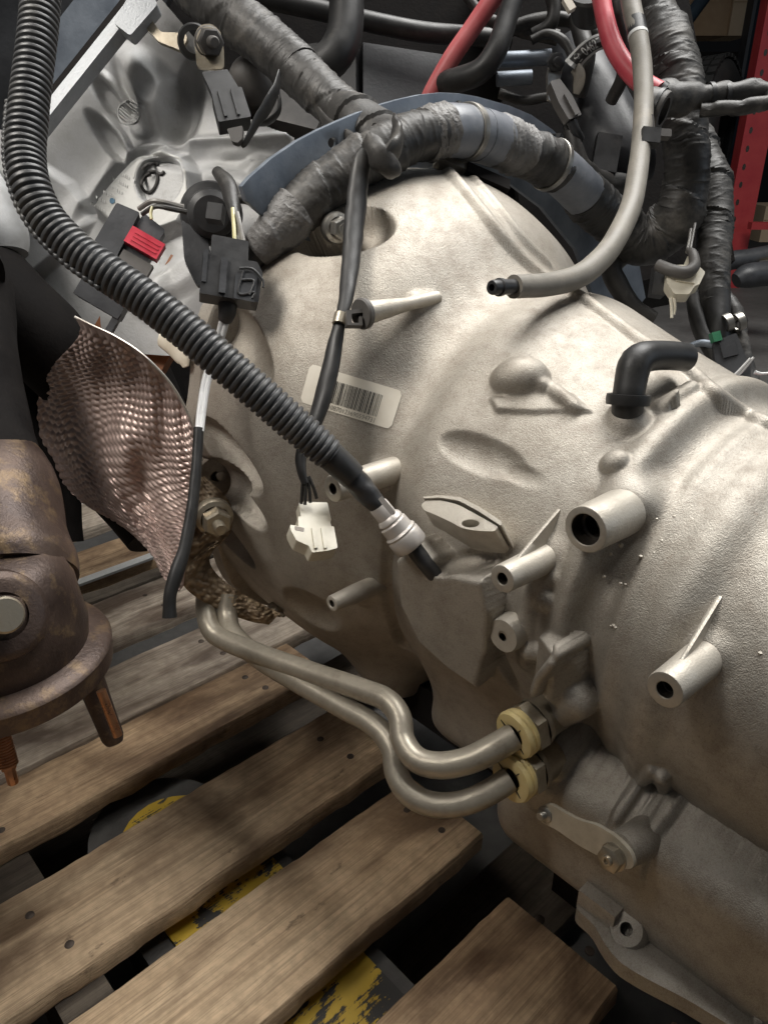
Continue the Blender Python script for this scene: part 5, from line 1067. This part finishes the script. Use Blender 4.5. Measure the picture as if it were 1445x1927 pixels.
# exhaust pipe behind
mb = MB(); pxtube(mb, [(-20,480,.98,150),(90,560,.97,150),(170,700,.95,140),(240,830,.92,128),(300,930,.89,110),(330,1000,.88,90)], n=40); tag(mb.build('exhaust_pipe', M['black_matt']), 'sooty black exhaust pipe behind the dimpled heat shield', 'pipe')
mb = MB(); pxtube(mb, [(20,520,.86,44),(40,640,.85,40),(66,760,.84,16),(88,820,.84,18),(110,880,.84,26),(124,950,.84,28),(128,1020,.84,28)], n=20, wr=.05); tag(mb.build('black_hose', M['black_matt']), 'soot-black hose between exhaust casting and heat shield', 'hose')

# ------------------------------------------------------------------ burnt exhaust casting, lower left
ex = thing('exhaust_casting', 'burnt brown iron casting with hex bolt and long studs at lower left', 'exhaust casting', P(10, 1330, .56))
o_ = P(-8, 1215, .575); k = .575/FPX
mb = MB(); pxtube(mb, [(-44,800,.655,84),(-34,870,.635,98),(-16,930,.612,112),(-6,1010,.595,122),(2,1070,.585,140),(4,1100,.58,140)], n=44, wr=.05, seed=3, seg=60)
mu = MB(); pxtube(mu, [(-75,540,.70,90),(-62,690,.67,92),(-40,820,.642,98),(-26,895,.626,102)], n=40, wr=.05, seed=13); mu.build('shaded_upper_pipe', M['black_matt'], ex)  # upper length coloured black, the shade there is put into its colour
lathe(mb, o_, ZX, [(0, 166*k), (30*k, 170*k), (60*k, 165*k), (120*k, 160*k), (160*k, 148*k), (185*k, 118*k), (195*k, 60*k)], 52); mb.build('casting_body', M['brown_cast'], ex, angle=50)
mb = MB(); lathe(mb, o_-ZX*62*k, ZX, [(0,120*k),(0, 190*k), (4*k, 202*k), (44*k, 206*k), (52*k, 200*k), (58*k, 176*k), (66*k, 150*k)], 64); fl_ = mb.build('flange', M['brown_cast'], ex, angle=40)
mb = MB(); lathe(mb, o_-ZX*70*k, ZX, [(0,100*k),(0,184*k),(9*k,186*k),(9*k,100*k)], 56); mb.build('gasket', M['steel'], fl_)
p = P(6, 1160, .508); d = unit(CAM-p+RT*.12); mb = MB(); lathe(mb, p-d*.02, d, [(0,.033),(.016,.030),(.0185,.027),(.0195,.024),(.020,.016)], 44); mb.build('bolt_pad', M['brown_cast'], ex)
p = P(0, 1158, .500); mb = MB(); hexnut(mb, p-d*.008, d, .0128, .014); bo = mb.build('hex_bolt', M['tan_steel'], ex)
mb = MB(); lathe(mb, p+d*.006, d, [(0,.0118),(.012,.0118),(.0135,.0105),(.0135,0)], 28); mb.build('bolt_shank', M['tan_steel'], bo)
a, b = P(-18, 1320, .545), P(22, 1462, .555); d = unit(b-a); mb = MB(); thread(mb, a, d, 18*k, np.linalg.norm(b-a)-.008, .0021, 18); st = mb.build('stud', M['copper'], ex)
st['label'] = 'copper-bright threaded stud'
mb = MB(); lathe(mb, b-d*.010, d, [(0, 14*k), (.004, 13*k), (.004, 10*k), (.0145, 10*k), (.016, 8*k), (.016, 0)], 8); mb.build('stud_tip', M['copper'], st)
a, b = P(168, 1275, .60), P(216, 1398, .61); d = unit(b-a); mb = MB(); tube(mb, np.array([list(a)+[27*k], list(a*.5+b*.5)+[24*k], list(b-d*.004)+[22*k], list(b)+[17*k]]), 20, seg=12); s2 = mb.build('stud', M['brown_cast'], ex)
mb = MB(); q0, q1 = P(190, 1300, .575), P(222, 1385, .585); tube(mb, np.array([list(q0)+[9*k], list(q1)+[9*k]]), 14, seg=8); mb.build('stud_tip', M['copper'], s2)

# ------------------------------------------------------------------ two cooler lines with their fittings
def cooler(label, pts, uv_end, uv_nut, dep, wr_seed):
    t = thing('cooler_line', label, 'pipe', P(pts[3][0], pts[3][1], pts[3][2]))
    mb = MB(); tube(mb, px_path(pts, 14), 26, wr=.006, seed=wr_seed); mb.build('bent_tube', M['tube'], t)
    e = P(*uv_end, dep); d = unit(P(*uv_nut, dep+.012)-e); k = dep/FPX
    mb = MB(); lathe(mb, e, d, [(-2*k, 19*k), (-10*k, 24*k), (-12*k, 36*k), (-9*k, 45*k), (-2*k, 48*k), (4*k, 46*k), (5*k, 44*k), (8*k, 47*k), (16*k, 46*k), (19*k, 42*k)], 44); mb.build('retaining_ring', M['yellow_plastic'], t, angle=30)
    mb = MB(); hexnut(mb, e+d*17*k, d, 51*k, 32*k, chamfer=.25, rot=.25); lathe(mb, e+d*15*k, d, [(0, 38*k), (0, 46*k), (4*k, 46*k)], 36); lathe(mb, e+d*45*k, d, [(0, 46*k), (10*k, 47*k), (12*k, 42*k), (60*k, 40*k)], 36); mb.build('fitting_nut', M['tan_steel'], t, angle=28)
    mb = MB()
    for j in range(4):
        a = .6 + j*1.55; x, y, _ = basis(d); c = e - d*10.5*k + (x*math.cos(a)+y*math.sin(a))*29*k; f = Fr.world(c, x*math.cos(a)+y*math.sin(a), np.cross(d, x*math.cos(a)+y*math.sin(a)), -d); box(mb, f, (0, 0, 0), (16*k, 2.2*k, 4*k), .3*k)
    mb.build('ring_slots', M['bore'], t); return t
cooler('lower grey cooler line looping under the upper one into its fitting', [(430,1120,.72,19),(428,1160,.715,19),(440,1195,.70,19),(490,1240,.675,20),(560,1282,.645,21),(640,1328,.615,21),(705,1366,.592,21.5),(738,1408,.578,22),(746,1456,.570,22.5),(770,1494,.562,23),(812,1514,.556,23.5),(862,1514,.552,23.5),(912,1496,.552,24),(958,1468,.556,24)], (966,1464), (1002,1442), .556, 2)
cooler('upper grey cooler line bending round above its twin into the fitting', [(388,1100,.72,19),(388,1150,.715,19),(398,1185,.705,19.5),(425,1205,.695,20),(500,1236,.665,20),(590,1268,.635,21),(680,1298,.605,21.5),(728,1318,.588,22),(752,1350,.578,22.5),(758,1392,.570,23),(782,1428,.560,24),(825,1441,.553,25),(880,1432,.549,25.5),(930,1408,.548,26),(968,1386,.55,26)], (972,1382), (1016,1354), .55, 5)
# added white strip, paints the bright floor seen between the far boards
mb = MB(); a, b = on_z(132, 1103, CAMZ-.596), on_z(292, 1044, CAMZ-.596); d = unit(b-a); f = Fr.world((a+b)/2, d, np.cross(ZX, d), ZX); box(mb, f, (0, 0, 0), (np.linalg.norm(b-a), .016, .004), .001); tag(mb.build('bright_gap_strip', M['white_ink']), 'narrow white strip standing in for bright floor between the far pallet boards', 'strip')
mb = MB(); f = Fr.world(W(-1.93, -.45, -.742), AX, SX, ZX); box(mb, f, (0, 0, 0), (.75, 1.6, .004), .001); tag(mb.build('cardboard_sheet', M['pale_card_floor']), 'pale flat cardboard sheet lying on the floor beyond the pallet', 'cardboard')

# ------------------------------------------------------------------ warehouse racking, boxes and tyre in the far right corner
def ground(u, v): return on_z(u, v, 0)
rack = thing('storage_rack', 'red and dark blue steel storage rack at the far right', 'rack', ground(1395, 470))
def post(u, v, d, w, mat, name, h=4.2, dep=.09):
    b = P(u, v, d); b = np.array([b[0], b[1], 0]); mb = MB(); f = Fr.world(b+ZX*h/2, RT, unit(np.array([0, 1, 0])), ZX); box(mb, f, (0, 0, 0), (w, dep, h), .006); o = mb.build(name, M[mat], rack); return o, b
D = 4.0
o1, b1 = post(1408, 300, D, .135, 'red_paint', 'upright'); o1['label'] = 'red perforated upright'
mb = MB()
for z_ in np.arange(.1, 3.4, .085): mb.add([b1 + np.array([-.035+.009*math.cos(a), -.0465, z_+.016*math.sin(a)]) for a in np.arange(8)/8*2*math.pi], [tuple(range(8))], False)
mb.build('slots', M['bore'], o1)['kind'] = 'stuff'
o2, b2_ = post(1386, 330, D+.12, .075, 'blue_paint', 'upright'); o2['label'] = 'dark blue upright'
post(1366, 330, D+.5, .07, 'dark_panel', 'brace')
c = P(1330, 130, D+.5); mb = MB(); f = Fr.world(np.array([c[0], c[1], c[2]]), RT, np.array([0, 1.0, 0]), ZX); box(mb, f, (.3, 0, 0), (1.3, .12, .17), .01); sh_ = mb.build('beam', M['black_matt'], rack)
c = P(1425, 424, D); mb = MB(); f = Fr.world(np.array([c[0]+.1, c[1], c[2]]), RT, np.array([0, 1.0, 0]), ZX); box(mb, f, (0, 0, 0), (.28, .05, .035), .004); mb.build('tie_bar', M['red_paint'], rack)
mb = MB(); a, b = P(1282, 52, D+.1), P(1335, -20, D+.1); tube(mb, np.array([list(a)+[.035], list(b)+[.035]]), 12, seg=4); mb.build('diagonal_brace', M['blue_paint'], rack)
def carton(u0, v0, u1, v1, d, mat, label, dep=.3):
    a, b = P(u0, v1, d), P(u1, v0, d); f = Fr.world(np.array([(a[0]+b[0])/2, a[1]+dep/2, (a[2]+b[2])/2]), RT, np.array([0, 1.0, 0]), ZX); mb = MB(); box(mb, f, (0, 0, 0), (b[0]-a[0], dep, abs(b[2]-a[2])), .008); t = thing('carton', label, 'box', f.o - ZX*abs(b[2]-a[2])/2); mb.build('carton_body', M[mat], t)
    mb = MB(); box(mb, f, (0, -dep/2-.001, (b[2]-a[2])*.12), ((b[0]-a[0])*.98, .003, .004), 0); mb.build('flap_seam', M['card'], t)
carton(1250, -30, 1368, 66, D+.62, 'card', 'brown cardboard box on the rack shelf, left one'); carton(1370, -30, 1412, 66, D+.60, 'card_pale', 'paler cardboard box on the rack shelf, right one'); carton(1428, 385, 1475, 455, D+.6, 'card_pale', 'pale carton low behind the red upright')
# tyre leaning behind
ty = P(1358, 300, D+.2); t = thing('tyre', 'black off-road tyre with block tread behind the dark blue upright', 'tyre', np.array([ty[0], ty[1], 0]))
mb = MB(); d = unit(np.array([.75, -.55, .1])); Rr = .40; c0 = np.array([ty[0]-.10, ty[1], .72]); lathe(mb, c0-d*.12, d, [(0,.24),(0,.33),(.03,.385),(.06,Rr),(.18,Rr),(.21,.385),(.24,.33),(.24,.24)], 64); mb.build('tyre_body', M['tyre'], t)
mb = MB(); x, y, _ = basis(d)
for i in range(40):
    a = i/40*2*math.pi; rad = x*math.cos(a)+y*math.sin(a); tan = np.cross(d, rad)
    for j, off in enumerate((-.075, -.025, .025, .075)):
        f = Fr.world(c0 + rad*(Rr+.004) + d*off + tan*(.012*(j % 2)), d, tan, rad); box(mb, f, (0, 0, 0), (.040, .044, .018), 0)
o = mb.build('tread_block', M['tyre'], t); o['kind'] = 'stuff'
# pipes lying on the floor
for lab, pts, mt in (('dark pipe lying on the floor, upper one by the red upright', [(1330,520,3.0,14),(1370,492,3.0,17),(1410,486,3.0,18),(1475,474,3.0,18)], 'dark_panel'), ('dark pipe lying on the floor, lower bent one by the red upright', [(1475,512,2.75,22),(1425,516,2.75,23),(1402,520,2.75,22),(1385,528,2.75,14)], 'dark_panel')):
    tubething('floor_pipe', lab, 'pipe', pts, mt, 18)
mb = MB(); box(mb, Fr(1450, 506, 3.0, 8), (0, 0, 0), (70, 22, 60), 3); tag(mb.build('yellow_crate', M['fork_yellow']), 'yellow painted block on the floor at the right edge', 'block')
mb = MB(); f = Fr.world(np.array([.6, 9.0, 2.2]), RT, np.array([0, 1.0, 0]), ZX); box(mb, f, (0, 0, 0), (26, .2, 4.4), 0); tag(mb.build('back_wall', worn('dark_shed_wall', (.035,.038,.042), (.06,.062,.068), 1.5, (.6,.8))), 'dark wall at the far end of the workshop', 'wall')

for o in list(bpy.data.objects):
    if o.parent is None and 'category' in o and 'group' not in o:
        n = o.name.split('.')[0]
        g = {'steel_rod': 'blue-grey metal rods', 'cooler_line': 'grey cooler lines', 'red_cable': 'red battery cables', 'carton': 'cardboard boxes on the rack', 'floor_pipe': 'dark pipes on the floor', 'wiring_loom': 'taped wiring looms', 'dark_cable': 'dark cables on the engine', 'wiring_plug': 'wiring plugs', 'sensor_plug': 'sensor plugs on brackets', 'bent_hose': 'black bent hoses'}.get(n)
        if g: o['group'] = g
